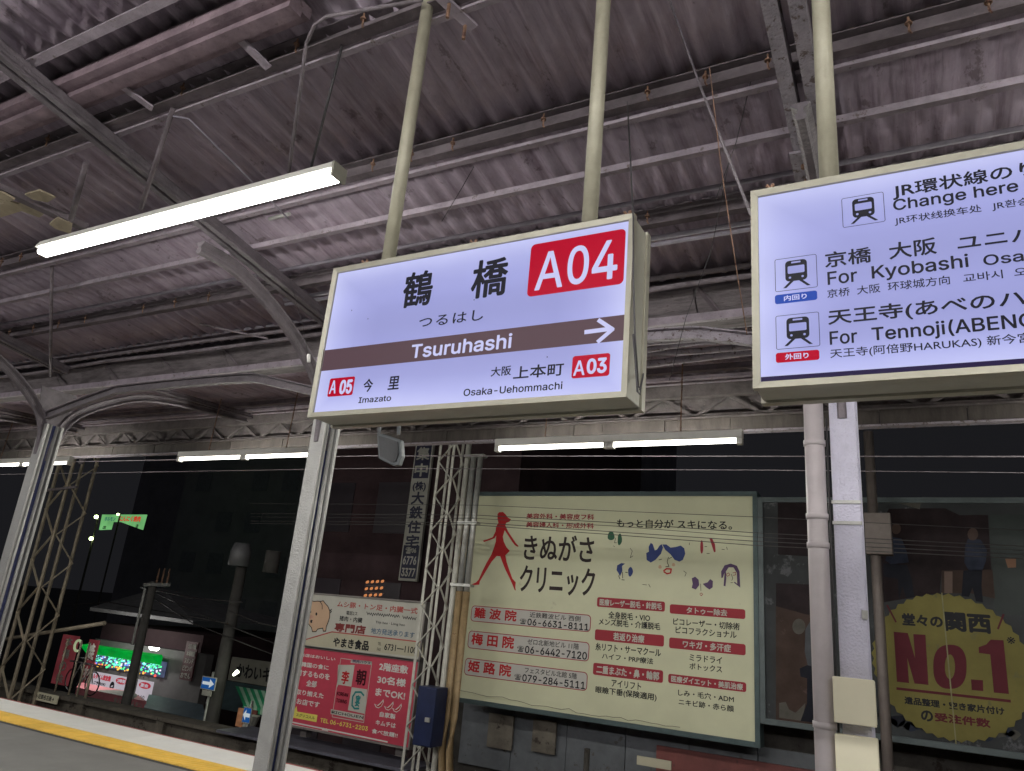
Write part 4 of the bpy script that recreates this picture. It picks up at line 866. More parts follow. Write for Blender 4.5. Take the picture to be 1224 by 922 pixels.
strokes([[ZN(150, 568), ZN(770, 637)]], D, .03, MARD, mv, 'underline'); strokes([[ZN(95, 110), ZN(142, 200)], [ZN(735, 160), ZN(705, 238)]], D, .02, MARD, mv, 'underline')
ink('遺品整理・空き家片付け', ZN(190, 652), ZN(738, 672), D, BLK, mv, .04)
ink('の', ZN(282, 745), ZN(345, 692), D, BLK, mv, .045); ink('受注件数', ZN(357, 748), ZN(660, 735), D, MARD, mv, .045)
ink('※', ZN(755, 320), ZN(798, 285), D, BLK, mv, .01)
# reflection of a vertical strip light, painted as a pale strip over the poster
obj('reflected_strip', MB().beam(aY(*ZN(395, 40), BY-.022), aY(*ZN(475, 885), BY-.022), .014, .004, (0,1,0)), mat('dull_reflection', (.22,.21,.12), .5, bump=0, spec=.06), mv)
# junction box on post in front of the poster
t = thing('junction_box', (-.62, 10.5, -5.5), 'brown grey junction box on a post right of the lilac-lit column', 'junction box')
a, b = aY(1035, 662, 10.3), aY(1064, 613, 10.3); obj('box_body', BX((a.x, 10.3, a.z), (b.x, 10.5, b.z)), GBOX, t, bevel=.01)
cx = (a.x+b.x)/2-.05; obj('post', MB().tube([(cx, 10.45, -1.2), (cx, 10.45, 4.4)], .06, 10), GBOX, t, smooth=True)
# red board + butcher board
rb = board(-10.16, -7.49, -.44, .86, 'restaurant_billboard', 'pink red restaurant billboard with white writing and yellow phone number', PINKP, mat('grey_board_frame', (.2,.18,.17), .6, 0, .2, 5), fw=.03, d=.12, legs=(-9.9, -7.8), legz=-.63)
pb = board(-10.16, -7.49, .90, 1.80, 'butcher_billboard', 'white butcher billboard with a drawn pig above the red restaurant board', GREYW, mat('grey_board_frame', (.2,.18,.17)), fw=.03, d=.12, legs=(-9.9, -7.8), legz=.6)
def ti(s, bl, tr, m, par, bold=.035, Z=ZR): ink(s, Z(*bl), Z(*tr), B1, m, par, bold)
ti('当店はおいしい', (145, 112), (468, 150-26), WHT, rb); ti('韓国の食に', (150, 205), (408, 195), WHT, rb); ti('関するものを', (108, 285), (418, 275), WHT, rb)
ti('全部', (195, 385), (300, 340), WHT, rb); ti('取り揃えた', (102, 458), (362, 450), WHT, rb); ti('お店です', (108, 548), (325, 530), WHT, rb)
ti('2階座敷', (862, 240), (1135, 200), WHT, rb); ti('30名様', (845, 358), (1115, 320), WHT, rb); ti('までOK!', (828, 470), (1108, 440), WHT, rb)
ti('自家製', (868, 665), (1018, 640), WHT, rb); ti('キムチは', (832, 738), (1020, 725), WHT, rb); ti('食べ放題!!', (795, 815), (1038, 815), WHT, rb)
ti('TEL 06-6731-2203', (325, 715), (765, 755), YELP, rb, .04)
poly([ZR(*p) for p in ((38,665),(112,568),(118,618),(302,650),(292,715))], B1, YELP, rb, 'yellow_arrow'); ink('スグソコ入ル', ZR(105, 660), ZR(280, 662), B2, BLK, rb, .01)
strokes([[ZR(22, 705), ZR(940, 895)]], B1, .022, WHT, rb, 'stripe'); strokes([[ZR(22, 728), ZR(880, 905)]], B1, .012, WHT, rb, 'stripe'); poly([ZR(*p) for p in ((340,785),(355,765),(370,775),(385,770),(402,800))], B2, WHT, rb, 'stripe')
poly([ZR(*p) for p in ((490,190),(642,192),(612,390),(492,372),(480,400))], B1, GREYW, rb, 'logo_block'); poly([ZR(*p) for p in ((615,395),(755,415),(738,640),(580,605))], B1, GREYW, rb, 'logo_block')
ink('李', ZR(512, 362), ZR(600, 250), B2, REDP, rb, .03); ink('朝', ZR(645, 370), ZR(755, 240), B2, mat('maroon_black_print', (.06,.015,.02), .5, bump=0), rb, .03)
strokes([[ZR(*p) for p in ((725,470),(700,440),(650,440),(625,480),(618,560),(640,590),(680,590))]], B2, .03, TEALP, rb, 'logo_curve'); ink('宴', ZR(640, 570), ZR(700, 470), B2, TEALP, rb, .03)
poly([ZR(*p) for p in ((425,595),(725,650),(720,700),(422,640))], B1, GREYW, rb, 'name_strip'); ink('RICHOUEN', ZR(430, 633), ZR(722, 660), B2, BLK, rb, .04)
outline(aY(*ZR(430, 690), B1).x, aY(*ZR(430, 668), B1).z, aY(*ZR(800, 180), B1).x, aY(*ZR(800, 165), B1).z, .01, .012, B1, GREYW, rb)
poly([ZR(*p) for p in ((610,140),(800,160),(800,192),(605,172))], B1, GREYW, rb, 'name_strip'); ink('焼肉ハウス', ZR(620, 168), ZR(790, 162), B2, PUR, rb, .03)
ink('KOREAN\nTOWNS', ZR(468, 530), ZR(585, 450), B2, mat('maroon_black_print', (0,0,0)), rb, .02)
for dx, dy in ((0, 0), (90, 20), (165, 38)):
    poly([ZR(p[0]+dx, p[1]+dy) for p in ((820,545),(850,560),(880,535),(905,505),(908,530),(890,568),(860,588),(835,578))], B1, WHT, rb, 'chilli_drawing'); poly([ZR(p[0]+dx, p[1]+dy) for p in ((832,552),(855,568),(882,545),(900,520),(898,540),(884,565),(860,580),(840,572))], B2, REDP, rb, 'chilli_drawing')
tp = lambda s, bl, tr, m, b_=.03: ti(s, bl, tr, m, pb, b_, ZP)
RED2 = mat('faded_red_print', (.42, .10, .09), .5, 0, .1, 3, bump=0)
tp('ムシ豚・トン足・内臓一式', (348, 168), (1140, 200-22), RED2); tp('電話2ス', (438, 245), (552, 215), BLK, .01); tp('猪肉・内臓', (370, 303), (600, 275), BLK, .02)
tp('専門店', (320, 405), (635, 352), mat('dark_maroon_print', (.22,.05,.05), .5, bump=0), .06); tp('地方発送承ります', (678, 428), (1110, 415), mat('grey_blue_print', (.10,.16,.24), .5, bump=0), .02)
tp('Thịt heo · Lòng heo', (722, 335), (1015, 330), BLK, .01)
strokes([[ZP(640+i*11, 232+i*.9+(12 if i % 2 else -9)*(1 if i % 5 else 1.7)) for i in range(30)], [ZP(990+i*11, 270+i*1.3+(12 if i % 2 else -9)*(1 if i % 4 else 1.7)) for i in range(13)]], B1, .012, BLK, pb, 'lettering')
poly([ZP(*p) for p in ((5,500),(300,412),(1135,505),(1190,520),(1190,662),(5,535))], B1, BEIGE, pb, 'lower_strip'); strokes([[ZP(0, 500), ZP(300, 412), ZP(1160, 510)]], B2, .02, RED2, pb, 'stripe')
ink('やまき食品', ZP(305, 555), ZP(668, 500), B2, BLK, pb, .04); ink('6731―1100', ZP(808, 588), ZP(1130, 562), B2, BLK, pb, .02); ink('TEL\nFAX', ZP(738, 595), ZP(785, 515), B2, BLK, pb, .01)
pig = [(75,130),(95,105),(125,115),(160,112),(190,115),(215,108),(235,135),(262,165),(280,210),(278,270),(262,320),(245,360),(240,405),(215,405),(210,375),(160,385),(145,410),(110,410),(100,370),(75,340),(55,290),(50,220),(58,165)]
poly([ZP(*p) for p in pig], B1, SKINP, pb, 'pig_drawing'); strokes([[ZP(*p) for p in pig+[pig[0]]], [ZP(280,230), ZP(295,215), ZP(285,200), ZP(298,190)], [ZP(95,310), ZP(110,300)], [ZP(185,115), ZP(205,150), ZP(205,190)]], B2, .014, BLK, pb, 'pig_drawing')
for cx, cy, r in ((90, 215, 8), (148, 238, 9), (98, 310, 10)): poly([ZP(cx+r*cos(k*pi/4), cy+1.8*r*sin(k*pi/4)) for k in range(8)], B2-.001, BLK, pb, 'pig_drawing')
poly([ZP(95+26*cos(k*pi/5), 265+18*sin(k*pi/5)) for k in range(10)], B2-.0005, mat('pig_snout_print', (.55,.32,.24), .5, bump=0), pb, 'pig_drawing')
# ledge under red board
obj('tin_ledge', BX((-11.6, 10.75, WT+.003), (-7.3, 11.6, WT+.05)), mat('blue_grey_tin', (.15,.15,.19), .5, .3, .3, 3), label='low blue grey tin ledge below the red restaurant billboard', cat='ledge')
# ================================================================== LATTICE MASTS, PIPES, BLUE BOX
def lattice(X0, Y0, s, z0, z1, label, m, legw, brw, pitch, name='lattice_mast', taper=0):
    t = thing(name, (X0+s/2, Y0+s/2, z0), label, 'lattice mast')
    C = [(X0, Y0), (X0+s, Y0), (X0+s, Y0+s), (X0, Y0+s)]
    for x, y in C: obj('leg', MB().box((x-legw/2, y-legw/2, z0), (x+legw/2, y-legw/2+.012, z1)).box((x-legw/2, y-legw/2+.0125, z0), (x-legw/2+.012, y+legw/2, z1)), m, t)
    n = int((z1-z0)/pitch)
    for f in (0, 1):
        a, b = C[f], C[(f+1) % 4]
        o = Vector(((b[1]-a[1]), -(b[0]-a[0]), 0)).normalized()*(legw*.5+.006)
        for k in range(n):
            p, q = (a, b) if (k+f) % 2 else (b, a)
            pts = [Vector((*p, z0+k*pitch))+o, Vector((*q, z0+(k+1)*pitch))+o]
            obj('brace', MB().beam(pts[0], pts[1], .012, brw, o), m, t)
    return t
LT = lattice(-18.05, 10.35, .56, -5.5, 5.6, 'tall cream lattice mast rising at the left behind the forked column', TOWERM, .08, .05, .58)
hd = thing('mast_head_gear', (-17.7, 10.4, 4.3), 'dark bracket gear and insulators on top of the left lattice mast', 'bracket gear')
for k in range(7): obj('insulator', MB().tube([(-18.2+k*.2, 10.2, 4.25+.12*(k % 3)), (-18.1+k*.2, 10.2, 4.42+.12*(k % 3))], [.05, .08], 8), CONDD, hd)
obj('bracket_bar', MB().beam((-18.5, 10.22, 4.35), (-16.6, 10.22, 4.6), .06, .06).beam((-18.4, 10.2, 3.6), (-16.9, 10.2, 3.7), .05, .05), CONDD, hd)
RT = lattice(-6.98, 10.15, .27, -5.5, 5.2, 'slim pale lattice mast between the red board and the clinic billboard', TOWERW, .045, .03, .29)
rodp('mast_post', [(-6.5, 10.25, -5.5), (-6.5, 10.25, 5.2)], .045, TOWERW, 'plain pale post right beside the slim lattice mast', 'post', n=10)
t = thing('twin_pipes', (-6.28, 10.2, -5.5), 'pair of grey vertical pipes clamped together left of the clinic billboard', 'pipes')
zb_ = aY(542, 706, 10.2).z; zt_ = aY(568, 545, 10.2).z
for px in (-6.35, -6.22):
    obj('upper_pipe', MB().tube([(px, 10.2, zb_), (px, 10.2, zt_)], .045, 12), GALV, t, smooth=True)
    obj('lower_pipe', MB().tube([(px, 10.2, zb_-.004), (px, 10.2, .2), (px+.0, 10.18, -.25), (px+.12, 10.1, -.7), (px+.15, 10.1, -1.3)], .055, 12), OCHRE, t, smooth=True)
for py in (545, 625, 700):
    z = aY(560, py, 10.15).z; obj('clamp', BX((-6.5, 10.13, z-.02), (-6.13, 10.26, z+.02)), GALV, t)
t = thing('blue_box', (-6.7, 9.9, -.6), 'dark blue steel equipment cabinet on the slim lattice mast', 'cabinet')
a, b = aY(492, 893, 9.8), aY(531, 824, 9.8)
obj('cabinet_body', BX((a.x+.0, 9.8, a.z+.03), (b.x-.12, 10.1, b.z)), BBOX, t, bevel=.01)
obj('cabinet_door', BX((a.x+.15, 9.785, a.z+.05), (b.x-.125, 9.7995, b.z-.02)), BBOX, t)
obj('door_handle', BX((b.x-.25, 9.76, a.z+.36), (b.x-.17, 9.784, a.z+.42)), GALV, t)
# vertical housing sign
ap = thing('dark_building', (-13, 19, -5.5), 'dark brown apartment block behind the lattice mast with a vertical letter sign', 'building')
obj('wall', BX((-14.6, 15.3, -5.5), (-8.2, 24, 11)), NBLD2, ap)
for i in range(3):
    for j in range(6):
        if i == 2 and j < 5: continue
        w = obj('window', BX((-14.2+i*1.9, 15.27, -4+j*2.5), (-13.1+i*1.9, 15.298, -2.7+j*2.5)), GLASSD, ap)
vs = thing('vertical_sign', (-10.95, 15.2, 2.3), 'tall narrow vertical property sign with phone number on the dark building', 'sign')
VY = 15.1
obj('sign_panel', BX((-11.17, VY, 2.36), (-10.63, VY+.08, 7.4)), GREYW, vs)
VP = lambda y: aY(*ZV(150, y), VY).z
obj('dark_block', BX((-11.13, VY-.01, 4.86), (-10.67, VY-.001, 7.38)), mat('vertical_sign_navy', (.03,.03,.07), .5), vs)
obj('dark_block', BX((-11.13, VY-.01, 2.42), (-10.67, VY-.001, 3.20)), mat('vertical_sign_navy', (0,0,0)), vs)
chars = '入居者募集中'; 
for k, ch in enumerate(chars): ink_w(ch, -11.10, 7.0-.42*k, -10.70, 7.34-.42*k, VY-.014, GREYW, vs, .03)
VD = mat('vertical_sign_navy', (0,0,0))
for k, (ch, h) in enumerate((('(株)', .26), ('大', .32), ('鉄', .32), ('住', .32), ('宅', .32))):
    z = 4.52-.0-(.0 if k == 0 else .32+(k-1)*.355); ink_w(ch, -11.10, z, -10.70, z+h, VY-.003, VD, vs, .035)
ink_w('☎06', -11.06, 3.0, -10.74, 3.16, VY-.014, GREYW, vs, .03); ink_w('6776', -11.1, 2.74, -10.70, 2.94, VY-.014, GREYW, vs, .04); ink_w('3377', -11.1, 2.46, -10.70, 2.66, VY-.014, GREYW, vs, .04)
# orange lantern rack
lt = thing('lantern_rack', tuple(aY(447, 703, 14)), 'rack of small glowing orange lanterns above the butcher billboard', 'lanterns')
LANT = emi('orange_lantern_glow', (1, .38, .14), .55)
for r_ in range(3):
    for c_ in range(4):
        p = aY(439+c_*6-r_*1.2, 696+r_*8-c_*.3, 14); obj('lantern', MB().tube([p+Vector((-.03,0,-.025)), p+Vector((-.01,0,-.005)), p+Vector((.02,0,.01)), p+Vector((.035,0,.03))], [.012, .03, .03, .012], 6), LANT, lt)
    p = aY(436-r_, 698+r_*8, 14); obj('rack_bar', MB().beam(p+Vector((0, .05, -.03)), p+Vector((.55, .05, -.03)), .02, .02), DARKP, lt)
GW = emi('pale_green_window_glow', (.35, .75, .5), .55); YW = emi('small_yellow_window_glow', (.9, 1, .35), .9)
fb = thing('distant_block', (-30, 45, -5.5), 'nearly black apartment block far behind the tracks with a few lit windows', 'building')
obj('wall', BX((-52, 40, -5.5), (-16, 55, 26)), NBLD, fb)
def win(px, py, w, h, Y, m, par, name='lit_window'):
    p = aY(px, py, Y); return obj(name, BX((p.x-w/2, Y-.03, p.z-h/2), (p.x+w/2, Y, p.z+h/2)), m, par)
win(383, 670, 1.0, .35, 39.98, GW, fb); win(426, 681, .5, .3, 39.98, YW, fb); win(442, 691, .5, .9, 39.98, emi('dim_window_glow', (.5,.5,.42), .3), fb)
for i in range(11):
    for j in range(9):
        if (i*7+j*5) % 3 == 0: continue
        obj('window', BX((-50.5+i*3.1, 39.96, -3+j*3.1), (-48.9+i*3.1, 39.99, -1.5+j*3.1)), mat('dusk_glass', (.28,.28,.33), .5, bump=0), fb)
fb2 = thing('distant_block', (-60, 60, -5.5), 'far dark tower block at the left with a green lit window', 'building')
obj('wall', BX((-75, 52, -5.5), (-53, 62, 20)), NBLD, fb2)
w = aY(243, 660, 51.9); obj('lit_window', BX((w.x-.85, 51.9, w.z-1.0), (w.x+.75, 51.97, w.z+1.0)), emi('dim_teal_window', (.10, .16, .13), .8), fb2)
# green-lit fascia sign far left
t = thing('green_lit_sign', tuple(aY(145, 625, 30)), 'green lit shop sign with red writing glowing high in the dark at left', 'sign')
GS = emi('green_lit_board', (.22, .62, .22), .75, .3, .8)
zg = ZM(90, 600, 170/980)
g1 = [aY(*zg(*p), 30) for p in ((185,88),(487,88),(458,192),(310,138),(255,138),(240,190),(163,193))]
n = len(g1); obj('sign_board', MB().add(g1+[p+Vector((0,.1,0)) for p in g1], [tuple(range(n)), tuple(range(2*n-1, n-1, -1))]+[(k, (k+1)%n, (k+1)%n+n, k+n) for k in range(n)]), GS, t)
ink('にんにく焼肉', zg(300, 135), zg(455, 98), 29.98, emi('red_lit_letter', (.7, .06, .03), .7), t, .05); ink('ホルモン', zg(200, 130), zg(280, 105), 29.98, emi('blue_lit_letter', (.03, .2, .2), .5), t, .04)
ink('店', zg(185, 188), zg(215, 165), 29.98, BLK, t, .04); ink('店', zg(412, 180), zg(438, 155), 29.98, BLK, t, .04)
SLG = emi('street_lamp_glow', (.75, 1, .4), 14)
for k, (q, lb) in enumerate((((115, 618), 'small greenish street lamp beside the green lit sign'), ((109, 644), 'small yellowish street lamp below the green lit sign'), ((141, 615), 'tiny lamp on top of the green lit sign'))):
    p = aY(*q, 29.0); t = thing('street_lamp', (p.x, 29.0, -5.5), lb, 'street lamp', 'small street lamps at left')
    obj('bulb', MB().tube([p+Vector((-.1,0,0)), p+Vector((-.05,0,0)), p+Vector((.05,0,0)), p+Vector((.1,0,0))], [.03, .11 if k < 2 else .06, .11 if k < 2 else .06, .03], 8), SLG, t)
    obj('lamp_post', MB().tube([(p.x, 29.15, -5.5), (p.x, 29.15, p.z)], .05, 6), POLEM, t)
p = aY(38, 607, 29); obj('blue_neon', BX((p.x-.2, 29, p.z-.08), (p.x+.2, 29.05, p.z+.08)), emi('blue_neon_glow', (.02, .08, .9), .9), label='tiny blue neon light in the dark beside the forked column', cat='neon light')
# ================================================================== SHOP CORNER AT LEFT
HY = 18.0
def hp(px, py, Y=HY): return aY(px, py, Y)
hs = thing('tiled_house', tuple(hp(175, 740, 19)), 'dark house with a wide hipped tiled roof behind the utility pole', 'house')
a = hp(112, 768, 18.4); b = hp(236, 768, 18.4)
obj('wall', BX((a.x, 18.6, -5.5), (b.x, 26, a.z+.7)), NBLD2, hs)
ap_ = hp(180, 702, 20.5); el = hp(108, 726, 18.2); er = hp(232, 736, 18.2)
obj('roof', MB().add([(el.x, 18.2, el.z), (er.x, 18.2, el.z-.05), (er.x, 24, el.z-.05), (el.x, 24, el.z), (ap_.x-.1, 21, ap_.z), (ap_.x+.1, 21, ap_.z), (el.x, 18.2, el.z-.12), (er.x, 18.2, el.z-.17)],
    [(0,1,5,4),(1,2,5),(2,3,4,5),(3,0,4),(6,7,1,0),(3,2,1,0)]), ROOFT, hs)
sh = thing('barbecue_shop', tuple(hp(150, 800)), 'corner shop with green awning and strings of coloured lights', 'shop')
def hbox(x0, y1, x1, y0, t_, m, name, par=sh, Y=HY, wgt=0):
    a = hp(x0, y1, Y); b = hp(x1, y0, Y); return obj(name, BX((a.x, Y, min(a.z, b.z)), (b.x, Y+t_, max(a.z, b.z))), m, par)
def zs(x, y): return ZS(x, y)
hbox(*zs(110, 200), *zs(1090, 200)[:0], *(), t_=.1, m=BLK, name='x') if False else None
A = hp(*zs(190, 150)); Bq = hp(*zs(1095, 200)); 
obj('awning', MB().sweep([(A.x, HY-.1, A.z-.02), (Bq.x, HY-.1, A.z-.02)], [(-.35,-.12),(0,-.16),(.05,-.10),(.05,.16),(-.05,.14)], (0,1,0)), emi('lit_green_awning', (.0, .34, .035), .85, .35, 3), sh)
obj('wall', BX((A.x-.3, HY+.3, -5.5), (hp(235, 800).x, HY+.6, A.z+.3)), mat('shop_wall_plaster', (.16,.15,.15), .8, 0, .2, 2), sh)
obj('lit_window', BX((A.x-.1, HY+.2, hp(*zs(190,370)).z), (hp(*zs(1040,350)).x, HY+.25, A.z-.1)), emi('shop_window_glow', (.10,.12,.22), .7, .5, 4), sh)
LC = [emi('fairy_green', (.1, 1, .35), 1.3), emi('fairy_teal', (.2, 1, .8), 1.2), emi('fairy_amber', (1, .55, .08), 1.3), emi('fairy_red', (1, .12, .08), 1.1), emi('fairy_blue', (.2, .35, 1), 1.1), emi('fairy_white', (.9, .85, 1), 1.1)]
random.seed(3)
wl, wr = A.x, hp(*zs(1040, 250)).x; wt, wb = A.z-.14, hp(*zs(190, 365)).z
lm = [mesh('light_bulb', MB().tube([(-.028,0,0),(-.012,0,0),(.012,0,0),(.028,0,0)], [.008,.028,.028,.008], 6), m) for m in LC]
for k in range(230):
    x = random.uniform(wl, wr); v = random.random()
    ci = random.choice((0,0,1,1,5,4)) if v > .22 else random.choice((2,2,3,0))
    o = inst('light_bulb', lm[ci], sh, (x, HY+.1+random.uniform(0,.04), wb+(wt-wb)*v)); o.scale = (random.uniform(.7, 1.3),)*3
lmp = hp(*zs(960, 158), HY-.6); obj('shop_lamp', MB().tube([lmp+Vector((-.25,0,.03)), lmp+Vector((-.15,0,-.01)), lmp+Vector((.15,0,-.01)), lmp+Vector((.25,0,.03))], [.02,.05,.05,.02], 8), emi('shop_lamp_glow', (1, 1, .92), 14), sh)
sg = thing('shop_banner', tuple(hp(*zs(500, 600), HY-.5)), 'white banner with red and black writing below the shop lights', 'banner')
YB = HY-.5
P = [aY(*zs(*p), YB) for p in ((70,640),(905,655),(950,440),(125,418))]
x0, x1 = P[0].x+.05, P[1].x+.1; z0, z1 = P[0].z, P[3].z
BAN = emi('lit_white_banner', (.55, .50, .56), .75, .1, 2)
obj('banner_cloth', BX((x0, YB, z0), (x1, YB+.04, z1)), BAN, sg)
W_ = x1-x0; H_ = z1-z0
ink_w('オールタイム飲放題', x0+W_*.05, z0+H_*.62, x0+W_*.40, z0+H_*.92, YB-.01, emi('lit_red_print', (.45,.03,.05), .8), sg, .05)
ink_w('ご予約OK!', x0+W_*.16, z0+H_*.34, x0+W_*.34, z0+H_*.52, YB-.01, BLK, sg, .06); ink_w('〇名様よりご利用可!', x0+W_*.12, z0+H_*.06, x0+W_*.42, z0+H_*.24, YB-.01, BLK, sg, .06)
ink_w('1160', x0+W_*.80, z0+H_*.05, x0+W_*.93, z0+H_*.24, YB-.01, BLK, sg, .05)
wpoly([(x0+W_*.44+.12*cos(k*pi/8), z0+H_*.42+.14*sin(k*pi/8)) for k in range(16)], YB-.01, BLK, sg, 'round_logo'); strokes([], YB, .01, BLK, sg) if False else None
wpoly([(x0+W_*.425, z0+H_*.36), (x0+W_*.45, z0+H_*.36), (x0+W_*.46, z0+H_*.48), (x0+W_*.435, z0+H_*.44)], YB-.014, BAN, sg, 'round_logo')
for u in (.56, .90): wpoly([(x0+W_*u+W_*.085*cos(k*pi/8), z0+H_*.76+H_*.17*sin(k*pi/8)) for k in range(16)], YB-.01, emi('lit_red_print', (0,0,0), 1), sg, 'red_oval')
ink_w('2時間', x0+W_*.50, z0+H_*.66, x0+W_*.62, z0+H_*.86, YB-.014, BAN, sg, .05); ink_w('宴会', x0+W_*.84, z0+H_*.66, x0+W_*.95, z0+H_*.86, YB-.014, BAN, sg, .05)
# pink awning
PKM = mat('pink_awning_cloth', (.75, .26, .30), .6, 0, .12, 3)
pk = thing('pink_awning', tuple(hp(150, 830, 16)), 'pink shop awning sloping towards the track with a grey fan emblem', 'awning')
a0, a1 = aY(*zs(10, 645), 16.95), aY(*zs(720, 690), 16.95); b0, b1 = aY(*zs(-10, 730), 16.4), aY(*zs(870, 800), 16.4)
zt2, zb2 = aY(150, 826, 16.95).z, b1.z
zb2 = min(zb2, b1.z)
obj('awning_cloth', MB().add([(a0.x, 16.95, zt2), (a1.x, 16.95, zt2), (b1.x, 16.4, zb2), (b0.x, 16.4, zb2), (b1.x, 16.4, zb2-.3), (b0.x, 16.4, zb2-.3)], [(0,3,2,1),(3,5,4,2)]), PKM, pk)
c = b0.x*.45+b1.x*.55; dz_ = zt2-zb2
obj('fan_emblem', MB().add([(c-.9*cos(k*pi/10), 16.4+.5*sin(k*pi/10), zb2+.012+dz_*.5*sin(k*pi/10)/.55) for k in range(11)], [tuple(range(10, -1, -1))]), mat('grey_emblem_cloth', (.22,.2,.18), .7), pk)
ink_w('炭火焼肉ホルモン', b1.x-1.5, zb2-.24, b1.x-.15, zb2-.06, 16.39, GREYW, pk, .03)
# vertical nobori banner on the pole
nb = thing('upright_banner', tuple(aY(*zs(640, 780), 14.2)), 'narrow white upright banner with black characters beside the utility pole', 'banner')
p0, p1 = aY(*zs(650, 765), 14.2), aY(*zs(780, 325), 14.2)
xm = (p0.x+p1.x)/2-.05
obj('banner_cloth', BX((xm-.17, 14.2, p0.z), (xm+.17, 14.23, p1.z)), WHT, nb); obj('banner_pole', MB().tube([(xm-.2, 14.22, -5.5), (xm-.2, 14.22, p1.z+.1)], .015, 6), GALV, nb)
Hh = p1.z-p0.z
for k, (ch, mm) in enumerate((('冷', RED2), ('麺', BLK), ('う', BLK), ('ま', BLK), ('い', BLK))): ink_w(ch, xm-.12, p1.z-Hh*(.19*k+.19), xm+.12, p1.z-Hh*(.19*k+.03), 14.19, mm, nb, .04)
# red vertical banners left
for k, (q0, q1, lb, tx_) in enumerate((((68, 818), (87, 760), 'red upright shop banner with pale letters behind the lattice mast', '本場の味'), ((100, 820), (112, 765), 'narrow red upright banner beside the shop window', '焼肉'))):
    a, b = aY(*q0, 17), aY(*q1, 17); t = thing('upright_banner', (a.x, 17, a.z), lb, 'banner')
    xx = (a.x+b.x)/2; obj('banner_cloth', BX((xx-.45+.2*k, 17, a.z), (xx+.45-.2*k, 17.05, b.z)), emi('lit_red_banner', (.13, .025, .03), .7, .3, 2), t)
    n = len(tx_); hh = (b.z-a.z)/n
    for i, ch in enumerate(tx_): ink_w(ch, xx-.2, b.z-hh*(i+.9), xx+.2, b.z-hh*(i+.15), 16.98, GREYW, t, .03)
t = thing('round_lantern_sign', tuple(aY(93, 772, 16.6)), 'pale ring shaped shop sign above the red banner', 'sign')
cc = aY(93, 772, 16.6)
obj('ring', MB().tube([cc+Vector((0.17*cos(k*pi/8), 0, 0.17*sin(k*pi/8))) for k in range(14)], .04, 6), emi('pale_green_ring', (.5,.6,.35), .55), t)
# bicycle-like dark clutter: stacked frames
t = thing('parked_bicycle', (aY(98, 815, 15.5).x, 15.5, -1.8), 'dark parked bicycle on a rack in front of the shop', 'bicycle')
bx = aY(98, 815, 15.5)
bz_ = bx.z
for dx in (-.5, .5): obj('wheel', MB().tube([(bx.x+dx+.33*cos(k*pi/9), 15.5, bz_+.33*sin(k*pi/9)) for k in range(19)], .02, 5, False), WIREM, t)
obj('bicycle_frame', MB().tube([(bx.x-.5, 15.5, bz_), (bx.x-.25, 15.5, bz_+.5), (bx.x+.3, 15.5, bz_+.5), (bx.x+.5, 15.5, bz_)], .02, 5).tube([(bx.x-.25, 15.5, bz_+.5), (bx.x, 15.5, bz_), (bx.x+.3, 15.5, bz_+.5)], .02, 5), GALV, t)
obj('handlebar', MB().tube([(bx.x+.3, 15.3, bz_+.7), (bx.x+.28, 15.5, bz_+.62), (bx.x+.3, 15.7, bz_+.7)], .015, 5), WIREM, t)
obj('saddle', BX((bx.x-.38, 15.43, bz_+.6), (bx.x-.14, 15.57, bz_+.66)), WIREM, t)
# railing posts in front of the shop
t = thing('pipe_rail', (aY(60, 790, 11.3).x, 11.3, WT), 'thin cream pipe railing standing on the parapet in front of the shop', 'railing')
pA, pB = aY(-30, 770, 11.25), aY(125, 745, 11.25)
obj('top_rail', MB().tube([pA, pB], .045, 8), TOWERM, t, smooth=True)
for px in (80, 97, 112, 118, 107):
    p = aY(px, 770 if px != 112 else 790, 11.25); obj('rail_post', MB().tube([(p.x, 11.25, WT), (p.x, 11.25, (pA.z+pB.z)/2+ (.0 if px in (80,97,107) else -.5))], .022, 6), TOWERM, t, smooth=True)
obj('mid_rail', MB().tube([aY(84, 790, 11.25), aY(125, 797, 11.25)], .02, 6), DARKP, t, smooth=True)
# cream direction plate on the parapet
t = thing('direction_plate', tuple(aY(54, 830, 10.9)), 'small cream direction plate with an arrow on the parapet at left', 'sign')
a = aY(40, 832, 10.9); b = aY(70, 829, 10.9)
obj('plate_face', BX((a.x, 10.9, a.z-.07), (b.x, 10.93, a.z+.10)), CBOX, t); ink_w('←近鉄名古屋→', a.x+.1, a.z-.03, b.x-.1, a.z+.07, 10.896, BLK, t, .02)
# utility poles
def upole(q, Y, r, ztop_py, label, xform=False):
    p = aY(*q, Y); zt = aY(q[0], ztop_py, Y).z
    t = thing('utility_pole', (p.x, Y, -5.5), label, 'utility pole', 'utility poles in the street')
    obj('pole_shaft', MB().tube([(p.x, Y, -5.5), (p.x, Y, zt)], [r*1.25, r*.85], 12), POLEM, t, smooth=True); return t, p, zt
t, p, zt = upole((168, 765), 13.5, .12, 694, 'thin utility pole with crossarm in front of the tiled house')
obj('crossarm', MB().beam((p.x-.2, 13.4, zt-.1), (p.x+.75, 13.4, zt-.05), .08, .08), GALV, t)
for k in range(3): obj('insulator', MB().tube([(p.x+.25+k*.2, 13.4, zt-.02), (p.x+.25+k*.2, 13.4, zt+.35)], [.03, .015], 6), RUST, t)
obj('pole_sleeve', MB().tube([(p.x-.12, 13.38, zt-1.6), (p.x-.12, 13.38, zt-.2)], .035, 8), GALV, t)
t, p, zt = upole((272, 765), 14.5, .165, 665, 'thick concrete utility pole with a grey transformer behind the signboard column')
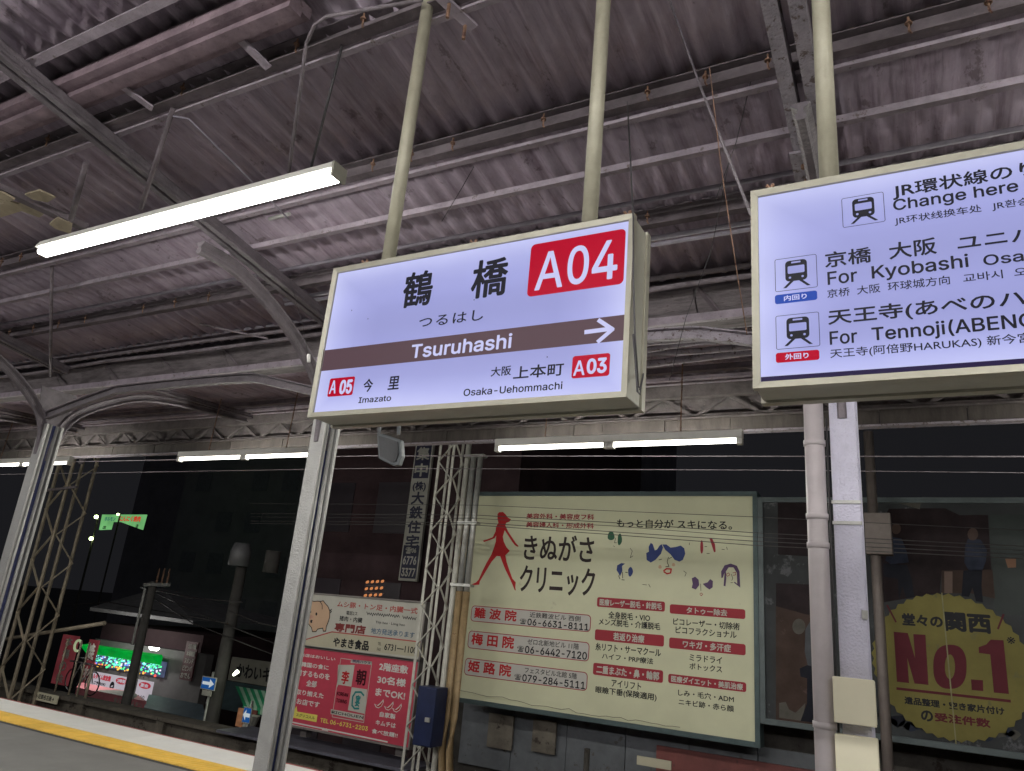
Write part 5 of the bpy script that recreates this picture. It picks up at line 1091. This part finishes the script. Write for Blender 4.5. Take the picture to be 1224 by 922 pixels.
obj('transformer', MB().tube([(p.x+.2, 14.2, zt-.25), (p.x+.2, 14.2, zt+.1), (p.x+.2, 14.2, zt+.32)], [.27, .27, .2], 12), mat('transformer_grey', (.2,.2,.21), .5, .2, .15, 4), t, smooth=True)
obj('transformer', MB().tube([(p.x+.95, 14.6, zt-.35), (p.x+.95, 14.6, zt+.2)], .2, 12), POLEM, t, smooth=True)
obj('pole_lamp', MB().tube([aY(279, 807, 14.2), aY(284, 803, 14.2)], [.03, .05], 8), emi('pole_lamp_glow', (.9, 1, .75), 7), t)
# service wires in the street
for k, (p0, p1, p2) in enumerate((((168, 700), (240, 735), (330, 770)), ((168, 705), (230, 745), (345, 790)), ((272, 730), (310, 745), (360, 755)), ((60, 725), (130, 720), (272, 745)), ((290, 720), (230, 715), (168, 702)))):
    wire([aY(*p0, 13.8), aY(*p1, 14), aY(*p2, 14.2)], .015, ('upper service wire from the thin pole', 'lower service wire from the thin pole', 'short wire right of the thick pole', 'slack wire left of the thin pole', 'wire joining the two utility poles')[k], OW, grp='service wires between the utility poles')
# menu wall board
t = thing('menu_board', tuple(hp(220, 785, 18.3)), 'dark red menu board with pale writing on the wall right of the shop', 'sign')
a, b = aY(*ZQ(100, 440), 18.1), aY(*ZQ(265, 130), 18.1)
obj('board_panel', BX((a.x, 18.1, a.z), (b.x, 18.15, b.z)), mat('dark_red_board', (.10,.03,.035), .6), t)
w = b.x-a.x; h = b.z-a.z
for k, s in enumerate(('うまい冷麺', '本場韓国', 'スタンド', 'ビビンバ', 'おでん')): ink_w(s, a.x+w*(.25-.04*k), b.z-h*(.19*k+.19), b.x-w*.08, b.z-h*(.19*k+.05), 18.08, GREYW, t, .03)
# tarpaulin roofs
t = thing('tarpaulin_roof', tuple(hp(230, 830, 16)), 'blue grey tarpaulin shelter roof right of the pink awning', 'shelter')
a, b, c, d = aY(178, 830, 17.0), aY(243, 838, 17.0), aY(250, 850, 16.2), aY(172, 846, 16.2)
obj('tarpaulin', MB().add([(a.x, 17.0, a.z), (b.x, 17.0, a.z), (c.x, 16.2, d.z), (d.x, 16.2, d.z), (a.x, 17.0, a.z-.05), (b.x, 17.0, a.z-.05), (c.x, 16.2, d.z-.05), (d.x, 16.2, d.z-.05)], [(0,3,2,1),(4,5,6,7),(3,7,6,2),(2,6,5,1)]), TARP, t)
for px in (a.x+.2, b.x-.2): obj('shelter_post', BX((px, 16.25, -5.5), (px+.08, 16.33, d.z)), GALV, t)
t = thing('cloth_canopy', tuple(aY(280, 835, 16)), 'dark teal cloth canopy below the pale signboard near the thick pole', 'canopy')
a, b, c, d = aY(262, 812, 17), aY(330, 818, 17), aY(322, 850, 16.1), aY(256, 846, 16.1)
obj('canopy_cloth', MB().add([(a.x, 17, a.z), (b.x, 17, a.z), (c.x, 16.1, d.z), (d.x, 16.1, d.z)], [(0,3,2,1)]), mat('dark_teal_cloth', (.04,.07,.08), .7, 0, .3, 2), t)
ga = thing('striped_awning', tuple(aY(300, 830, 14.6)), 'green and pale striped awning beside the signboard column', 'awning')
for k in range(9):
    p0 = aY(281+k*4.4, 821+k*.6, 15.6); p1 = aY(281+4.4*(k+1), 821+k*.6, 15.6); q0 = aY(291+k*4.2, 841+k*.8, 15.0); q1 = aY(291+4.2*(k+1), 841+k*.8, 15.0)
    zt_, zq_ = aY(281, 820, 15.6).z, aY(293, 843, 15.0).z
    obj('awning_stripe', MB().add([(p0.x, 15.6, zt_), (p1.x, 15.6, zt_), (q1.x, 15.0, zq_), (q0.x, 15.0, zq_), (q1.x, 15.0, zq_-.15), (q0.x, 15.0, zq_-.15)], [(0,3,2,1),(3,5,4,2)]), GREENA if k % 2 == 0 else GREENL, ga)
t = thing('pale_signboard', tuple(aY(295, 805, 17)), 'long pale signboard with dark characters above the striped awning', 'sign')
a, b = aY(272, 813, 17), aY(345, 800, 17)
obj('sign_panel', BX((a.x, 17, a.z), (b.x, 17.1, a.z+.65)), mat('grimy_white_board', (.25,.24,.2), .7, 0, .3, 2), t); ink_w('かわいキムチ', a.x+.3, a.z+.12, a.x+2.4, a.z+.5, 16.98, BLK, t, .03)
# traffic signs
def tsign(q, Y, w, h, flip, label):
    c = aY(*q, Y); t = thing('one_way_sign', (c.x, Y, -5.5), label, 'road sign', 'one way signs')
    obj('sign_plate', BX((c.x-w/2, Y, c.z-h/2), (c.x+w/2, Y+.02, c.z+h/2)), GREYW, t)
    obj('blue_field', BX((c.x-w/2+.02, Y-.004, c.z-h/2+.02), (c.x+w/2-.02, Y-.001, c.z+h/2-.02)), emi('glowing_blue_face', (.02, .12, .42), .5), t)  # emission on the sign faces in place of light they throw back
    s = -1 if flip else 1; P = [(-.4,-.1),(.1,-.1),(.1,-.28),(.42,0),(.1,.28),(.1,.1),(-.4,.1)]
    wpoly([(c.x+s*u*w, c.z+v*h*1.2) for u, v in (P if not flip else P[::-1])], Y-.008, emi('glowing_white_face', (.62, .68, .72), .7), t, 'arrow')
    obj('sub_plate', BX((c.x-w*.32, Y, c.z-h*.95), (c.x+w*.32, Y+.02, c.z-h*.55)), GREYW, t); obj('sign_post', MB().tube([(c.x+.05, Y+.05, -5.5), (c.x+.05, Y+.05, c.z+h*.9)], .03, 8), GALV, t, smooth=True)
tsign((249, 817), 14.0, .50, .30, False, 'blue one way sign with white arrow pointing right by the thick pole')
tsign((295, 855), 13.6, .26, .34, True, 'small blue sign with white arrow pointing left under the striped awning')
t = thing('stall_front', tuple(aY(288, 860, 14.5)), 'small lit stall with red brown goods under the striped awning', 'stall')
a, b = aY(281, 868, 14.5), aY(305, 850, 14.5)
obj('stall_panel', BX((a.x, 14.5, a.z), (a.x+.3, 14.55, b.z)), emi('stall_brown_glow', (.35,.16,.08), .5, .6, 6), t); obj('stall_wall', BX((a.x+.3, 14.56, a.z), (b.x, 14.6, b.z)), REDBR, t); obj('white_pot', MB().tube([aY(300, 862, 14.4)-Vector((0,0,.12)), aY(300, 862, 14.4)+Vector((0,0,.12))], [.12, .2], 10), GREYW, t)
# extra lights: one added to brighten the pink awning, one at the pole lamp
def plight(loc, e, col, r=.15):
    l = bpy.data.lights.new('lamp_light', 'POINT'); l.energy = e; l.color = col; l.shadow_soft_size = r
    o = bpy.data.objects.new('lamp_light', l); COL.objects.link(o); o.location = loc
plight(lmp+Vector((-1.6, -.6, .1)), 90, (1, 1, .95)); plight(aY(281, 806, 14.0)+Vector((0, -.2, -.1)), 8, (.9, 1, .8))

for k_, m_ in MATS.items():
    if 'print' in k_ or 'poster' in k_ or 'badge' in k_: m_.node_tree.nodes['Principled BSDF'].inputs['Specular IOR Level'].default_value = .06
